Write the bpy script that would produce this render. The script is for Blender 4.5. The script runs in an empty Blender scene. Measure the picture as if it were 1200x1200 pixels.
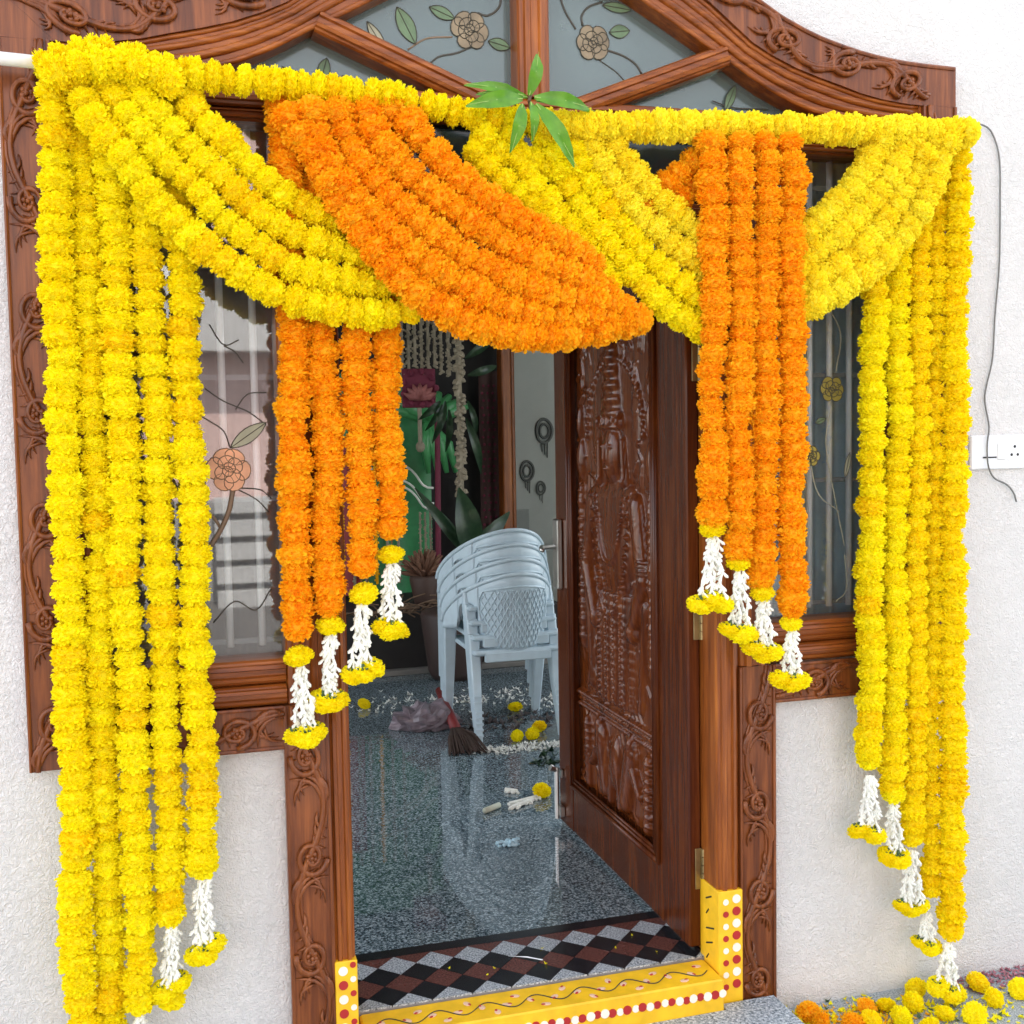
import bpy, math, random
import numpy as np
from math import sin, cos, pi, radians
from mathutils import Vector, Matrix

random.seed(7)
SC = bpy.context.scene
COL = SC.collection

# ------------------------------------------------------------------ camera, sky, sun, exposure
cam_data = bpy.data.cameras.new('camera')
cam = bpy.data.objects.new('camera', cam_data); COL.objects.link(cam); SC.camera = cam
YAW, PIT, ROL = 0.28697, 0.06506, -0.01736
cam_data.sensor_width = 36; cam_data.lens = 36*1335.46/1200
cam_data.shift_y = -9.8/1200
cam_data.clip_start = 0.05; cam_data.clip_end = 400
F = Vector((sin(YAW)*cos(PIT), cos(YAW)*cos(PIT), -sin(PIT)))
R0 = Vector((cos(YAW), -sin(YAW), 0)); U0 = R0.cross(F)
R1 = cos(ROL)*R0 + sin(ROL)*U0; U1 = -sin(ROL)*R0 + cos(ROL)*U0
mw = Matrix.Identity(4)
for i in range(3):
    mw[i][0] = R1[i]; mw[i][1] = U1[i]; mw[i][2] = -F[i]
mw.translation = (0, -2.6174, 1.55)
cam.matrix_world = mw

SUN_EL, SUN_AZ = radians(56), radians(6)        # high behind the house: the facade stands in open shade
world = bpy.data.worlds.new('World'); SC.world = world; world.use_nodes = True
wn, wl = world.node_tree.nodes, world.node_tree.links
bg = wn['Background']
sky = wn.new('ShaderNodeTexSky'); sky.sky_type = 'NISHITA'; sky.sun_disc = False
sky.sun_elevation = SUN_EL; sky.sun_rotation = SUN_AZ
hs = wn.new('ShaderNodeHueSaturation'); hs.inputs['Saturation'].default_value = 0.30
wl.new(sky.outputs[0], hs.inputs['Color']); wl.new(hs.outputs[0], bg.inputs[0])
bg.inputs[1].default_value = 0.13
sd = bpy.data.lights.new('sun', 'SUN'); sd.energy = 3.0; sd.angle = radians(.5); sd.color = (1, .94, .85)
sun = bpy.data.objects.new('sun', sd); COL.objects.link(sun)
sdir = Vector((sin(SUN_AZ)*cos(SUN_EL), cos(SUN_AZ)*cos(SUN_EL), sin(SUN_EL)))
sun.rotation_euler = (-sdir).to_track_quat('-Z', 'Y').to_euler(); sun.location = (0, 8, 12)
SC.view_settings.view_transform = 'Standard'; SC.view_settings.look = 'None'
SC.view_settings.exposure = 2.45; SC.view_settings.gamma = 1.0
SC.view_settings.use_curve_mapping = False
SC.render.engine = 'CYCLES'
SC.cycles.max_bounces = 12; SC.cycles.diffuse_bounces = 8; SC.cycles.glossy_bounces = 5
SC.cycles.transparent_max_bounces = 16; SC.cycles.caustics_reflective = False; SC.cycles.caustics_refractive = False

# ------------------------------------------------------------------ materials
def new_mat(name):
    m = bpy.data.materials.new(name); m.use_nodes = True
    nt = m.node_tree; return m, nt, nt.nodes['Principled BSDF'], nt.nodes['Material Output']
def ramp(nt, fac, stops):
    r = nt.nodes.new('ShaderNodeValToRGB'); e = r.color_ramp.elements
    while len(e) > 1: e.remove(e[-1])
    e[0].position = stops[0][0]; e[0].color = (*stops[0][1], 1)
    for p, c in stops[1:]:
        q = e.new(p); q.color = (*c, 1)
    nt.links.new(fac, r.inputs[0]); return r.outputs[0]
def noise(nt, scale, detail=4, vec=None, dist=0, rough=.5):
    n = nt.nodes.new('ShaderNodeTexNoise'); n.inputs['Scale'].default_value = scale
    n.inputs['Detail'].default_value = detail; n.inputs['Distortion'].default_value = dist
    n.inputs['Roughness'].default_value = rough
    if vec is not None: nt.links.new(vec, n.inputs['Vector'])
    return n.outputs[0]
def coords(nt, scale=(1,1,1), kind='Object'):
    t = nt.nodes.new('ShaderNodeTexCoord'); mp = nt.nodes.new('ShaderNodeMapping')
    mp.inputs['Scale'].default_value = scale; nt.links.new(t.outputs[kind], mp.inputs['Vector']); return mp.outputs[0]
def world_pos(nt, scale=(1,1,1)):
    g = nt.nodes.new('ShaderNodeNewGeometry'); mp = nt.nodes.new('ShaderNodeMapping')
    mp.inputs['Scale'].default_value = scale; nt.links.new(g.outputs['Position'], mp.inputs['Vector']); return mp.outputs[0]
def bump(nt, b, height, strength, dist=.01):
    n = nt.nodes.new('ShaderNodeBump'); n.inputs['Strength'].default_value = strength; n.inputs['Distance'].default_value = dist
    nt.links.new(height, n.inputs['Height']); nt.links.new(n.outputs[0], b.inputs['Normal'])
def plain(name, col, rough=.5, metal=0, spec=.5, coat=0, var=0.0):
    m, nt, b, o = new_mat(name)
    b.inputs['Roughness'].default_value = rough; b.inputs['Metallic'].default_value = metal
    b.inputs['Specular IOR Level'].default_value = spec; b.inputs['Coat Weight'].default_value = coat
    k = max(var, .06)
    f = noise(nt, 22, 4, world_pos(nt))
    c = ramp(nt, f, [(.3, tuple(x*(1-k) for x in col)), (.7, tuple(min(1, x*(1+k)) for x in col))])
    nt.links.new(c, b.inputs['Base Color']); return m

def wood(name, axis, dark, mid, light, rough=.30, coat=.06):
    m, nt, b, o = new_mat(name)
    s = {'z': (38, 38, 2.2), 'x': (2.2, 38, 38), 'y': (38, 2.2, 38)}[axis]
    v = world_pos(nt, s)
    n1 = noise(nt, 1.0, 6, v, .6, .62)
    n2 = noise(nt, 4.5, 3, v)
    mx = nt.nodes.new('ShaderNodeMath'); mx.operation = 'MULTIPLY_ADD'; mx.inputs[1].default_value = .35
    nt.links.new(n2, mx.inputs[0]); nt.links.new(n1, mx.inputs[2])
    c = ramp(nt, mx.outputs[0], [(.45, dark), (.66, mid), (.88, light)])
    nt.links.new(c, b.inputs['Base Color'])
    b.inputs['Roughness'].default_value = rough; b.inputs['Coat Weight'].default_value = coat; b.inputs['Coat Roughness'].default_value = .12
    b.inputs['Specular IOR Level'].default_value = .32
    bump(nt, b, mx.outputs[0], .12, .004); return m

D, MI, L = (.115, .028, .005), (.235, .062, .010), (.40, .125, .022)
WOOD_V = wood('varnished_wood_upright', 'z', D, MI, L)
WOOD_H = wood('varnished_wood_level', 'x', D, MI, L)
CARVE = wood('carved_wood', 'z', (.075, .020, .007), (.165, .045, .011), (.29, .088, .022), .28, .10)
DOORW = wood('door_wood', 'z', (.042, .009, .003), (.078, .017, .004), (.14, .036, .008), .22, .04)
DOORW.node_tree.nodes['Principled BSDF'].inputs['Specular IOR Level'].default_value = .22
DOORC = wood('door_carving_wood', 'z', (.060, .013, .004), (.115, .026, .006), (.18, .048, .011), .16, .04)

DOORC.node_tree.nodes['Principled BSDF'].inputs['Specular IOR Level'].default_value = .24
def wall_mat(name, c0, c1, strength):
    m, nt, b, o = new_mat(name)
    v = world_pos(nt)
    big = noise(nt, 2.1, 7, v, .4, .62)
    st = noise(nt, 6.5, 6, v, 1.2, .7)
    am = nt.nodes.new('ShaderNodeMath'); am.operation = 'MULTIPLY_ADD'; am.inputs[1].default_value = .35
    nt.links.new(st, am.inputs[0]); nt.links.new(big, am.inputs[2])
    nt.links.new(ramp(nt, am.outputs[0], [(.40, (c0[0]*.84, c0[1]*.82, c0[2]*.78)), (.55, c0), (.86, c1)]), b.inputs['Base Color'])
    b.inputs['Roughness'].default_value = .85
    w1 = noise(nt, 58, 4, v, 2.2, .6)
    w2 = noise(nt, 190, 3, v, .8)
    a = nt.nodes.new('ShaderNodeMath'); a.operation = 'MULTIPLY_ADD'; a.inputs[1].default_value = .35
    nt.links.new(w2, a.inputs[0]); nt.links.new(w1, a.inputs[2])
    bump(nt, b, a.outputs[0], strength, .022); return m
PLASTER = wall_mat('rough_white_plaster', (.77, .755, .725), (.825, .81, .78), .66)
ROOMWALL = wall_mat('room_wall_paint', (.58, .62, .58), (.64, .67, .63), .1)
CEIL = wall_mat('ceiling_paint', (.72, .72, .70), (.78, .78, .76), .1)

def granite(name, dark, mid, light, rough=.09, scale=210, spec=.6):
    m, nt, b, o = new_mat(name)
    v = world_pos(nt)
    n = noise(nt, scale, 3, v, 0, .7)
    c = ramp(nt, n, [(.38, dark), (.47, mid), (.52, mid), (.60, light)])
    nt.links.new(c, b.inputs['Base Color'])
    sm = noise(nt, 7, 4, v)
    rr = nt.nodes.new('ShaderNodeMapRange'); rr.inputs['To Min'].default_value = rough*.7; rr.inputs['To Max'].default_value = rough*1.6
    nt.links.new(sm, rr.inputs['Value']); nt.links.new(rr.outputs[0], b.inputs['Roughness'])
    b.inputs['Specular IOR Level'].default_value = .5; b.inputs['IOR'].default_value = 1.45+.45*(spec-.6)/.4
    return m
GRANITE = granite('polished_grey_granite', (.012, .021, .027), (.088, .130, .147), (.40, .47, .49), .02, 150, .90)
GRANITE_T = granite('grey_granite_tile', (.05, .06, .07), (.30, .33, .35), (.62, .65, .66), .25)
PORCH = granite('porch_granite', (.12, .14, .15), (.30, .34, .36), (.55, .58, .6), .35)
GRANITE_S = granite('blue_grey_step_granite', (.06, .09, .11), (.30, .35, .39), (.62, .67, .70), .35, 130)
BLACKT = granite('black_granite', (.006, .006, .008), (.010, .011, .013), (.03, .03, .035), .16)
REDT = granite('red_brown_tile', (.06, .022, .018), (.10, .036, .028), (.16, .06, .05), .22)
GROUT = plain('grout', (.22, .21, .20), .8)

def petal_mat(name, a, b_, tr, sat):
    m, nt, b, o = new_mat(name)
    oi = nt.nodes.new('ShaderNodeObjectInfo')
    n = noise(nt, 2.2, 2, coords(nt))
    ad = nt.nodes.new('ShaderNodeMath'); ad.operation = 'MULTIPLY_ADD'; ad.inputs[1].default_value = .5
    nt.links.new(n, ad.inputs[0])
    hf = nt.nodes.new('ShaderNodeMath'); hf.operation = 'MULTIPLY'; hf.inputs[1].default_value = .5
    nt.links.new(oi.outputs['Random'], hf.inputs[0]); nt.links.new(hf.outputs[0], ad.inputs[2])
    c = ramp(nt, ad.outputs[0], [(.2, a), (.8, b_)])
    nt.links.new(c, b.inputs['Base Color']); b.inputs['Roughness'].default_value = .6; b.inputs['Specular IOR Level'].default_value = .25
    t = nt.nodes.new('ShaderNodeBsdfTranslucent'); nt.links.new(c, t.inputs['Color'])
    mx = nt.nodes.new('ShaderNodeMixShader'); mx.inputs[0].default_value = tr
    nt.links.new(b.outputs[0], mx.inputs[1]); nt.links.new(t.outputs[0], mx.inputs[2]); nt.links.new(mx.outputs[0], o.inputs['Surface'])
    return m
YEL = petal_mat('yellow_petals', (.97, .83, .003), (.97, .895, .008), .28, 0)
YEL2 = petal_mat('deep_yellow_petals', (.97, .78, .003), (.97, .85, .006), .28, 0)
YELP = petal_mat('soft_yellow_petals', (.97, .82, .02), (.97, .89, .05), .28, 0)
ORA = petal_mat('orange_petals', (.97, .46, .004), (.97, .55, .010), .28, 0)
BUD = plain('white_tuberose_buds', (.80, .80, .72), .5, var=.1)
CALYX = plain('green_calyx', (.05, .10, .03), .6)
THREAD = plain('dark_thread', (.10, .07, .03), .8)
def leaf_mat(name, a, b_, tr=.3):
    m, nt, b, o = new_mat(name)
    n = noise(nt, 30, 3, world_pos(nt)); c = ramp(nt, n, [(.3, a), (.7, b_)])
    nt.links.new(c, b.inputs['Base Color']); b.inputs['Roughness'].default_value = .32
    t = nt.nodes.new('ShaderNodeBsdfTranslucent'); nt.links.new(c, t.inputs['Color'])
    mx = nt.nodes.new('ShaderNodeMixShader'); mx.inputs[0].default_value = tr
    nt.links.new(b.outputs[0], mx.inputs[1]); nt.links.new(t.outputs[0], mx.inputs[2]); nt.links.new(mx.outputs[0], o.inputs['Surface']); return m
LEAF = leaf_mat('fresh_mango_leaf', (.085, .26, .012), (.15, .38, .022))
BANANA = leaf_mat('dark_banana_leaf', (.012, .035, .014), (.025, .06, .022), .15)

def glass_mat(name, tint, frost_col, frost, gloss, rough, edge=.6):
    m, nt, b, o = new_mat(name)
    nt.nodes.remove(b)
    tr = nt.nodes.new('ShaderNodeBsdfTransparent'); tr.inputs[0].default_value = (*tint, 1)
    di = nt.nodes.new('ShaderNodeBsdfDiffuse')
    n = noise(nt, 6, 5, world_pos(nt), .5)
    c = ramp(nt, n, [(.3, tuple(x*.8 for x in frost_col)), (.7, frost_col)]); nt.links.new(c, di.inputs[0])
    gl = nt.nodes.new('ShaderNodeBsdfGlossy'); gl.inputs['Roughness'].default_value = rough
    m1 = nt.nodes.new('ShaderNodeMixShader'); m1.inputs[0].default_value = frost
    nt.links.new(tr.outputs[0], m1.inputs[1]); nt.links.new(di.outputs[0], m1.inputs[2])
    lw = nt.nodes.new('ShaderNodeLayerWeight'); lw.inputs[0].default_value = .25
    ad = nt.nodes.new('ShaderNodeMath'); ad.operation = 'MULTIPLY_ADD'; ad.inputs[1].default_value = edge; ad.inputs[2].default_value = gloss
    nt.links.new(lw.outputs['Fresnel'], ad.inputs[0])
    m2 = nt.nodes.new('ShaderNodeMixShader'); nt.links.new(ad.outputs[0], m2.inputs[0])
    nt.links.new(m1.outputs[0], m2.inputs[1]); nt.links.new(gl.outputs[0], m2.inputs[2])
    nt.links.new(m2.outputs[0], o.inputs['Surface']); return m
GLASS_A = glass_mat('etched_fanlight_glass', (.45, .55, .52), (.24, .31, .30), .42, .05, .12)
GLASS_W = glass_mat('reflective_window_glass', (.95, .97, .97), (.30, .33, .33), .04, .085, .02, .3)
GLASS_D = glass_mat('dark_overdoor_glass', (.30, .34, .34), (.05, .06, .06), .2, .02, .1)
P_ROSE = plain('painted_brown_rose', (.23, .18, .11), .6, var=.3)
P_ROSE_O = plain('painted_peach_rose', (.78, .40, .22), .5, var=.2)
P_ROSE_Y = plain('painted_olive_rose', (.32, .27, .05), .6, var=.2)
P_LEAF = plain('painted_green_leaf', (.12, .19, .10), .6, var=.3)
P_LEAF_P = plain('painted_pale_leaf', (.38, .38, .26), .6, var=.2)
P_STEM = plain('painted_leading', (.06, .055, .04), .5)
P_STEM_B = plain('painted_brown_stem', (.22, .15, .09), .5)
BAR = plain('grey_painted_bar', (.78, .81, .82), .3)
BARD = plain('dull_grey_bar', (.22, .24, .25), .5)
STEEL = plain('brushed_steel', (.62, .60, .56), .3, 1)
BRASS = plain('old_brass', (.38, .29, .14), .42, 1, var=.3)
PAINTY = plain('yellow_turmeric_paint', (.86, .50, .012), .5, var=.13)
PAINTW = plain('white_dot_paint', (.84, .80, .66), .6)
PAINTR = plain('red_dot_paint', (.42, .018, .015), .55)
PAINTB = plain('black_line_paint', (.02, .018, .015), .6)
PAINTP = plain('pale_pink_paint', (.80, .52, .34), .6)
CHAIRM = plain('grey_blue_plastic', (.50, .615, .675), .38, var=.04)
PVC = plain('white_pvc', (.78, .79, .78), .4)
WIRE = plain('grey_wire', (.16, .16, .15), .5)
PLATE = plain('white_switch_plastic', (.84, .86, .87), .3)
DARKH = plain('socket_hole', (.015, .015, .015), .7)

# ------------------------------------------------------------------ mesh helpers
class G:
    def __init__(s): s.v = []; s.f = []
    def add(s, vs, fs):
        o = len(s.v); s.v += [tuple(p) for p in vs]; s.f += [tuple(i+o for i in f) for f in fs]; return s
    def box(s, x0, x1, y0, y1, z0, z1):
        return s.add([(x0,y0,z0),(x1,y0,z0),(x1,y1,z0),(x0,y1,z0),(x0,y0,z1),(x1,y0,z1),(x1,y1,z1),(x0,y1,z1)],
              [(0,3,2,1),(4,5,6,7),(0,1,5,4),(1,2,6,5),(2,3,7,6),(3,0,4,7)])
    def bbox(s, x0, x1, y0, y1, z0, z1, b=.004):           # box with chamfered edges
        vs = []
        for z, i in ((z0, b), (z0+b, 0), (z1-b, 0), (z1, b)):
            vs += [(x0+i+b,y0+i,z),(x1-i-b,y0+i,z),(x1-i,y0+i+b,z),(x1-i,y1-i-b,z),(x1-i-b,y1-i,z),(x0+i+b,y1-i,z),(x0+i,y1-i-b,z),(x0+i,y0+i+b,z)]
        fs = [tuple(range(7,-1,-1)), tuple(range(24,32))]
        for k in range(3):
            for j in range(8): fs.append((k*8+j, k*8+(j+1)%8, k*8+8+(j+1)%8, k*8+8+j))
        return s.add(vs, fs)
    def prism(s, poly, y0, y1):                             # poly in xz, counter-clockwise seen from -y
        n = len(poly); vs = [(x,y0,z) for x,z in poly] + [(x,y1,z) for x,z in poly]
        fs = [tuple(range(n)), tuple(range(2*n-1, n-1, -1))]
        for i in range(n): j = (i+1) % n; fs.append((j, i, n+i, n+j))
        return s.add(vs, fs)
    def tube(s, pts, r, n=6, cap=True, flat=None):
        pts = [Vector(p) for p in pts]; m = len(pts)
        rs = r if isinstance(r, (list, tuple)) else [r]*m
        vs = []; prev = None
        for i, p in enumerate(pts):
            t = (pts[min(i+1, m-1)] - pts[max(i-1, 0)])
            t = t.normalized() if t.length > 1e-9 else Vector((0,0,1))
            if prev is None:
                a = Vector((0,1,0)) if abs(t.y) < .9 else Vector((1,0,0))
            else: a = prev
            a = a - t*a.dot(t); a.normalize(); prev = a
            b = t.cross(a)
            for k in range(n):
                w = 2*pi*k/n; q = a*cos(w)*rs[i]*(flat or 1) + b*sin(w)*rs[i]
                vs.append(p+q)
        fs = []
        for i in range(m-1):
            for k in range(n): fs.append((i*n+k, i*n+(k+1)%n, (i+1)*n+(k+1)%n, (i+1)*n+k))
        if cap: fs += [tuple(range(n-1,-1,-1)), tuple(range((m-1)*n, m*n))]
        return s.add(vs, fs)
    def ell(s, c, rx, ry, rz, nu=10, nv=6):
        vs = [(c[0], c[1], c[2]-rz)]
        for j in range(1, nv):
            ph = -pi/2 + pi*j/nv
            for i in range(nu):
                th = 2*pi*i/nu; vs.append((c[0]+rx*cos(ph)*cos(th), c[1]+ry*cos(ph)*sin(th), c[2]+rz*sin(ph)))
        vs.append((c[0], c[1], c[2]+rz)); fs = []
        for i in range(nu): fs.append((0, 1+(i+1)%nu, 1+i))
        for j in range(nv-2):
            for i in range(nu): a = 1+j*nu; fs.append((a+i, a+(i+1)%nu, a+nu+(i+1)%nu, a+nu+i))
        a = 1+(nv-2)*nu
        for i in range(nu): fs.append((a+i, a+(i+1)%nu, len(vs)-1))
        return s.add(vs, fs)
    def sweep(s, pts, prof, closed=False):                  # pts in xz; prof = (across, y) closed outline
        n = len(pts); P = [Vector(p) for p in pts]; k = len(prof); vs = []
        for i in range(n):
            if closed: a, b = P[(i-1) % n], P[(i+1) % n]
            else: a, b = P[max(i-1, 0)], P[min(i+1, n-1)]
            d0 = (P[i]-a); d1 = (b-P[i])
            d0 = d0.normalized() if d0.length > 1e-9 else d1.normalized()
            d1 = d1.normalized() if d1.length > 1e-9 else d0
            n0 = Vector((-d0.y, d0.x)); n1 = Vector((-d1.y, d1.x)); nn = (n0+n1).normalized()
            sc = 1/max(.4, nn.dot(n0))
            for u, y in prof: q = P[i] + nn*u*sc; vs.append((q.x, y, q.y))
        fs = []
        for i in range(n if closed else n-1):
            j = (i+1) % n
            for t in range(k): fs.append((i*k+t, i*k+(t+1)%k, j*k+(t+1)%k, j*k+t))
        if not closed: fs += [tuple(range(k-1,-1,-1)), tuple(range((n-1)*k, n*k))]
        return s.add(vs, fs)
    def ribbon(s, A, B, y0, y1):                            # solid strip between two xz polylines of equal length
        n = len(A); vs = []
        for a, b in zip(A, B): vs += [(a[0],y0,a[1]),(b[0],y0,b[1]),(b[0],y1,b[1]),(a[0],y1,a[1])]
        fs = []
        for i in range(n-1):
            for t in range(4): fs.append((i*4+t, i*4+(t+1)%4, i*4+4+(t+1)%4, i*4+4+t))
        fs += [(3,2,1,0), tuple(range((n-1)*4, n*4))]
        return s.add(vs, fs)

WL = {}                                                     # world origin of each object
def finish_mesh(name, vs, fs, mat, smooth=False):
    me = bpy.data.meshes.new(name); me.from_pydata(vs, [], fs); me.update()
    bmm = __import__('bmesh').new(); bmm.from_mesh(me)
    __import__('bmesh').ops.recalc_face_normals(bmm, faces=bmm.faces); bmm.to_mesh(me); bmm.free()
    me.materials.append(mat)
    if smooth: me.polygons.foreach_set('use_smooth', [True]*len(me.polygons))
    return me
def obj(name, g, mat, parent=None, smooth=False, kind=None, label=None, cat=None, group=None):
    if parent is not None: o0 = Vector(WL[parent])
    else:
        a = np.array(g.v); o0 = Vector((float(a[:,0].mean()), float(a[:,1].mean()), float(a[:,2].min())))
    me = finish_mesh(name, [(x-o0.x, y-o0.y, z-o0.z) for x,y,z in g.v], g.f, mat, smooth)
    o = bpy.data.objects.new(name, me); COL.objects.link(o); WL[o] = o0
    if parent is not None: o.parent = parent
    else: o.location = o0
    tag(o, label, cat, group, kind); return o
def inst(name, me, parent, mat4, kind=None):                # a part that shares a mesh; mat4 in world space
    o = bpy.data.objects.new(name, me); COL.objects.link(o); o.parent = parent
    o.matrix_local = Matrix.Translation(-Vector(WL[parent])) @ mat4
    WL[o] = mat4.translation.copy(); return o
def tag(o, label=None, cat=None, group=None, kind=None):
    if label: o['label'] = label
    if cat: o['category'] = cat
    if group: o['group'] = group
    if kind: o['kind'] = kind
    return o
def thing(name, label, cat, loc, group=None):
    o = bpy.data.objects.new(name, None); o.empty_display_size = .05; COL.objects.link(o); o.location = loc
    WL[o] = Vector(loc); return tag(o, label, cat, group)
def catmull(pts, step):
    P = [Vector(p) for p in pts]; P = [2*P[0]-P[1]] + P + [2*P[-1]-P[-2]]; out = []
    for i in range(1, len(P)-2):
        a, b, c, d = P[i-1:i+3]; m = max(2, int((c-b).length/ .006))
        for k in range(m):
            t = k/m; out.append(.5*((2*b)+(c-a)*t+(2*a-5*b+4*c-d)*t*t+(3*b-a-3*c+d)*t**3))
    out.append(P[-2]); res = [out[0]]; acc = 0
    for i in range(1, len(out)):
        acc += (out[i]-out[i-1]).length
        if acc >= step: res.append(out[i]); acc -= step
    if acc > step*.5: res.append(out[-1])
    return res

# ------------------------------------------------------------------ the setting: ground, wall, room
XC = .838                                                   # centre line of the door
FZ = .157                                                   # floor level inside
def structure(name, g, mat, **k): return obj(name, g, mat, kind='structure', **k)
structure('porch_floor', G().box(-3, 6, -3.2, .0, -.12, 0), PORCH)
st = G(); st.box(-.3, 1.445, -.75, -.0765, .0005, .070); st.box(1.295, 1.445, -.0765, -.047, .0005, .070); st.box(-.3, .36, -.0765, -.047, .0005, .070)
structure('door_step', st, GRANITE_S)
structure('ground', G().box(-60, 60, -60, -3.2, -.4, -.10), plain('street_ground', (.13, .125, .12), .9, var=.15))
structure('floor', G().box(-1.4, 3.6, .345, 5.4, .0, FZ), GRANITE)

HW = 1.157; XL, XR = XC-HW, XC+HW                            # outer edges of the carved frame
def mirror(pts): return [(2*XC-x, z) for x, z in reversed(pts)]
OUT_R = [(1.994,2.474),(1.94,2.475),(1.897,2.476),(1.83,2.479),(1.77,2.485),(1.71,2.494),(1.655,2.506),(1.605,2.518),(1.558,2.533),(1.486,2.562),(1.415,2.600),(1.30,2.668),(1.18,2.738),(1.05,2.795),(.94,2.822),(.838,2.83)]
MID_R = [(1.885,2.371),(1.86,2.371),(1.83,2.373),(1.77,2.379),(1.71,2.390),(1.655,2.405),(1.59,2.421),(1.524,2.440),(1.46,2.465),(1.405,2.492),(1.29,2.578),(1.21,2.628),(1.12,2.672),(1.01,2.708),(.92,2.724),(.838,2.73)]
LOW_R = [(1.885,2.318),(1.84,2.318),(1.79,2.319),(1.72,2.322),(1.65,2.327),(1.576,2.337),(1.51,2.358),(1.451,2.384),(1.40,2.412),(1.361,2.436),(1.29,2.472),(1.20,2.522),(1.094,2.580),(1.00,2.620),(.92,2.640),(.838,2.648)]
OUTC = OUT_R + mirror(OUT_R)[1:]; MIDC = MID_R + mirror(MID_R)[1:]; LOWC = LOW_R + mirror(LOW_R)[1:]

wg = G()                                                    # facade wall with a T-shaped opening under an ogee arch
e = .02
ZB, XD = .837, .622                                          # underside of the window frames, half width of the door frame
WX0, WX1, WZ1 = -2.2, 4.2, 3.4
wg.box(WX0, XL+e, 0, .2, -.1, ZB+e); wg.box(XR-e, WX1, 0, .2, -.1, ZB+e)
wg.box(XL+e, XC-XD+e, 0, .2, -.1, ZB+e); wg.box(XC+XD-e, XR-e, 0, .2, -.1, ZB+e)
wg.box(WX0, XL+e, 0, .2, ZB+e, 2.455); wg.box(XR-e, WX1, 0, .2, ZB+e, 2.455)
arch = [(WX1, 2.455), (WX1, WZ1), (WX0, WZ1), (WX0, 2.455)]
low_edge = [(x, z-e) for x, z in reversed(OUTC)]
low_edge[0] = (XL+e, 2.455); low_edge[-1] = (XR-e, 2.455)
n = len(low_edge)
top_edge = [(x, WZ1) for x, z in low_edge]
wg.box(WX0, XL+e, 0, .2, 2.455, WZ1); wg.box(XR-e, WX1, 0, .2, 2.455, WZ1)
wg.ribbon(low_edge, top_edge, 0, .2)
obj('house_wall', wg, PLASTER, label='rough white plastered house wall around the carved wooden doorway', cat='wall')

rx0, rx1, ry1, rz1 = -1.2, 3.3, 5.3, 3.1
obj('back_wall', G().box(rx0, rx1, ry1, ry1+.1, FZ, rz1), ROOMWALL, label='dim grey green wall at the back of the room behind the chairs', cat='wall')
sw = G(); sw.box(rx0-.1, rx0, .2, ry1, FZ, .5); sw.box(rx0-.1, rx0, .2, ry1, 2.9, rz1); sw.box(rx0-.1, rx0, .2, .4, .5, 2.9); sw.box(rx0-.1, rx0, 3.6, ry1, .5, 2.9)  # wide opening added out of view to brighten the room
obj('side_wall', sw, ROOMWALL, label='left wall inside the room with an added opening for daylight, mostly hidden by the facade', cat='wall')
sw = G(); sw.box(rx1, rx1+.1, .2, ry1, FZ, .5); sw.box(rx1, rx1+.1, .2, ry1, 2.9, rz1); sw.box(rx1, rx1+.1, .2, .4, .5, 2.9); sw.box(rx1, rx1+.1, 3.6, ry1, .5, 2.9)  # matching unseen opening on the right, added for more daylight inside
obj('side_wall', sw, ROOMWALL, label='right wall inside the room with an added opening for daylight, hidden behind the open door', cat='wall')
structure('ceiling', G().box(rx0-.1, rx1+.1, .2, ry1+.1, rz1, rz1+.15), CEIL)

# ------------------------------------------------------------------ the carved frame
frame = thing('carved_door_frame', 'carved brown wooden door frame with arched fanlight and two side windows', 'door frame', (XC, 0, 0))
FY = -.03; BY = .07
def prof(w, f=FY, back=BY, style=0):                         # stepped moulding outline
    h = w/2
    if style == 0: o = [(-h, f+.016), (-h+.004, f+.010), (-.34*w, f+.008), (-.30*w, f), (-.16*w, f-.003), (-.10*w, f+.004), (.10*w, f+.004), (.16*w, f-.003), (.30*w, f), (.34*w, f+.008), (h-.004, f+.010), (h, f+.016)]
    else: o = [(-h, f+.004), (-h+.003, f), (h-.003, f), (h, f+.004)]
    return [(-h, back)] + o + [(h, back)]
def bar(name, pts, w, mat, f=FY, style=0, back=BY):
    return obj(name, G().sweep(pts, prof(w, f, back, style)), mat, frame)

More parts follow.
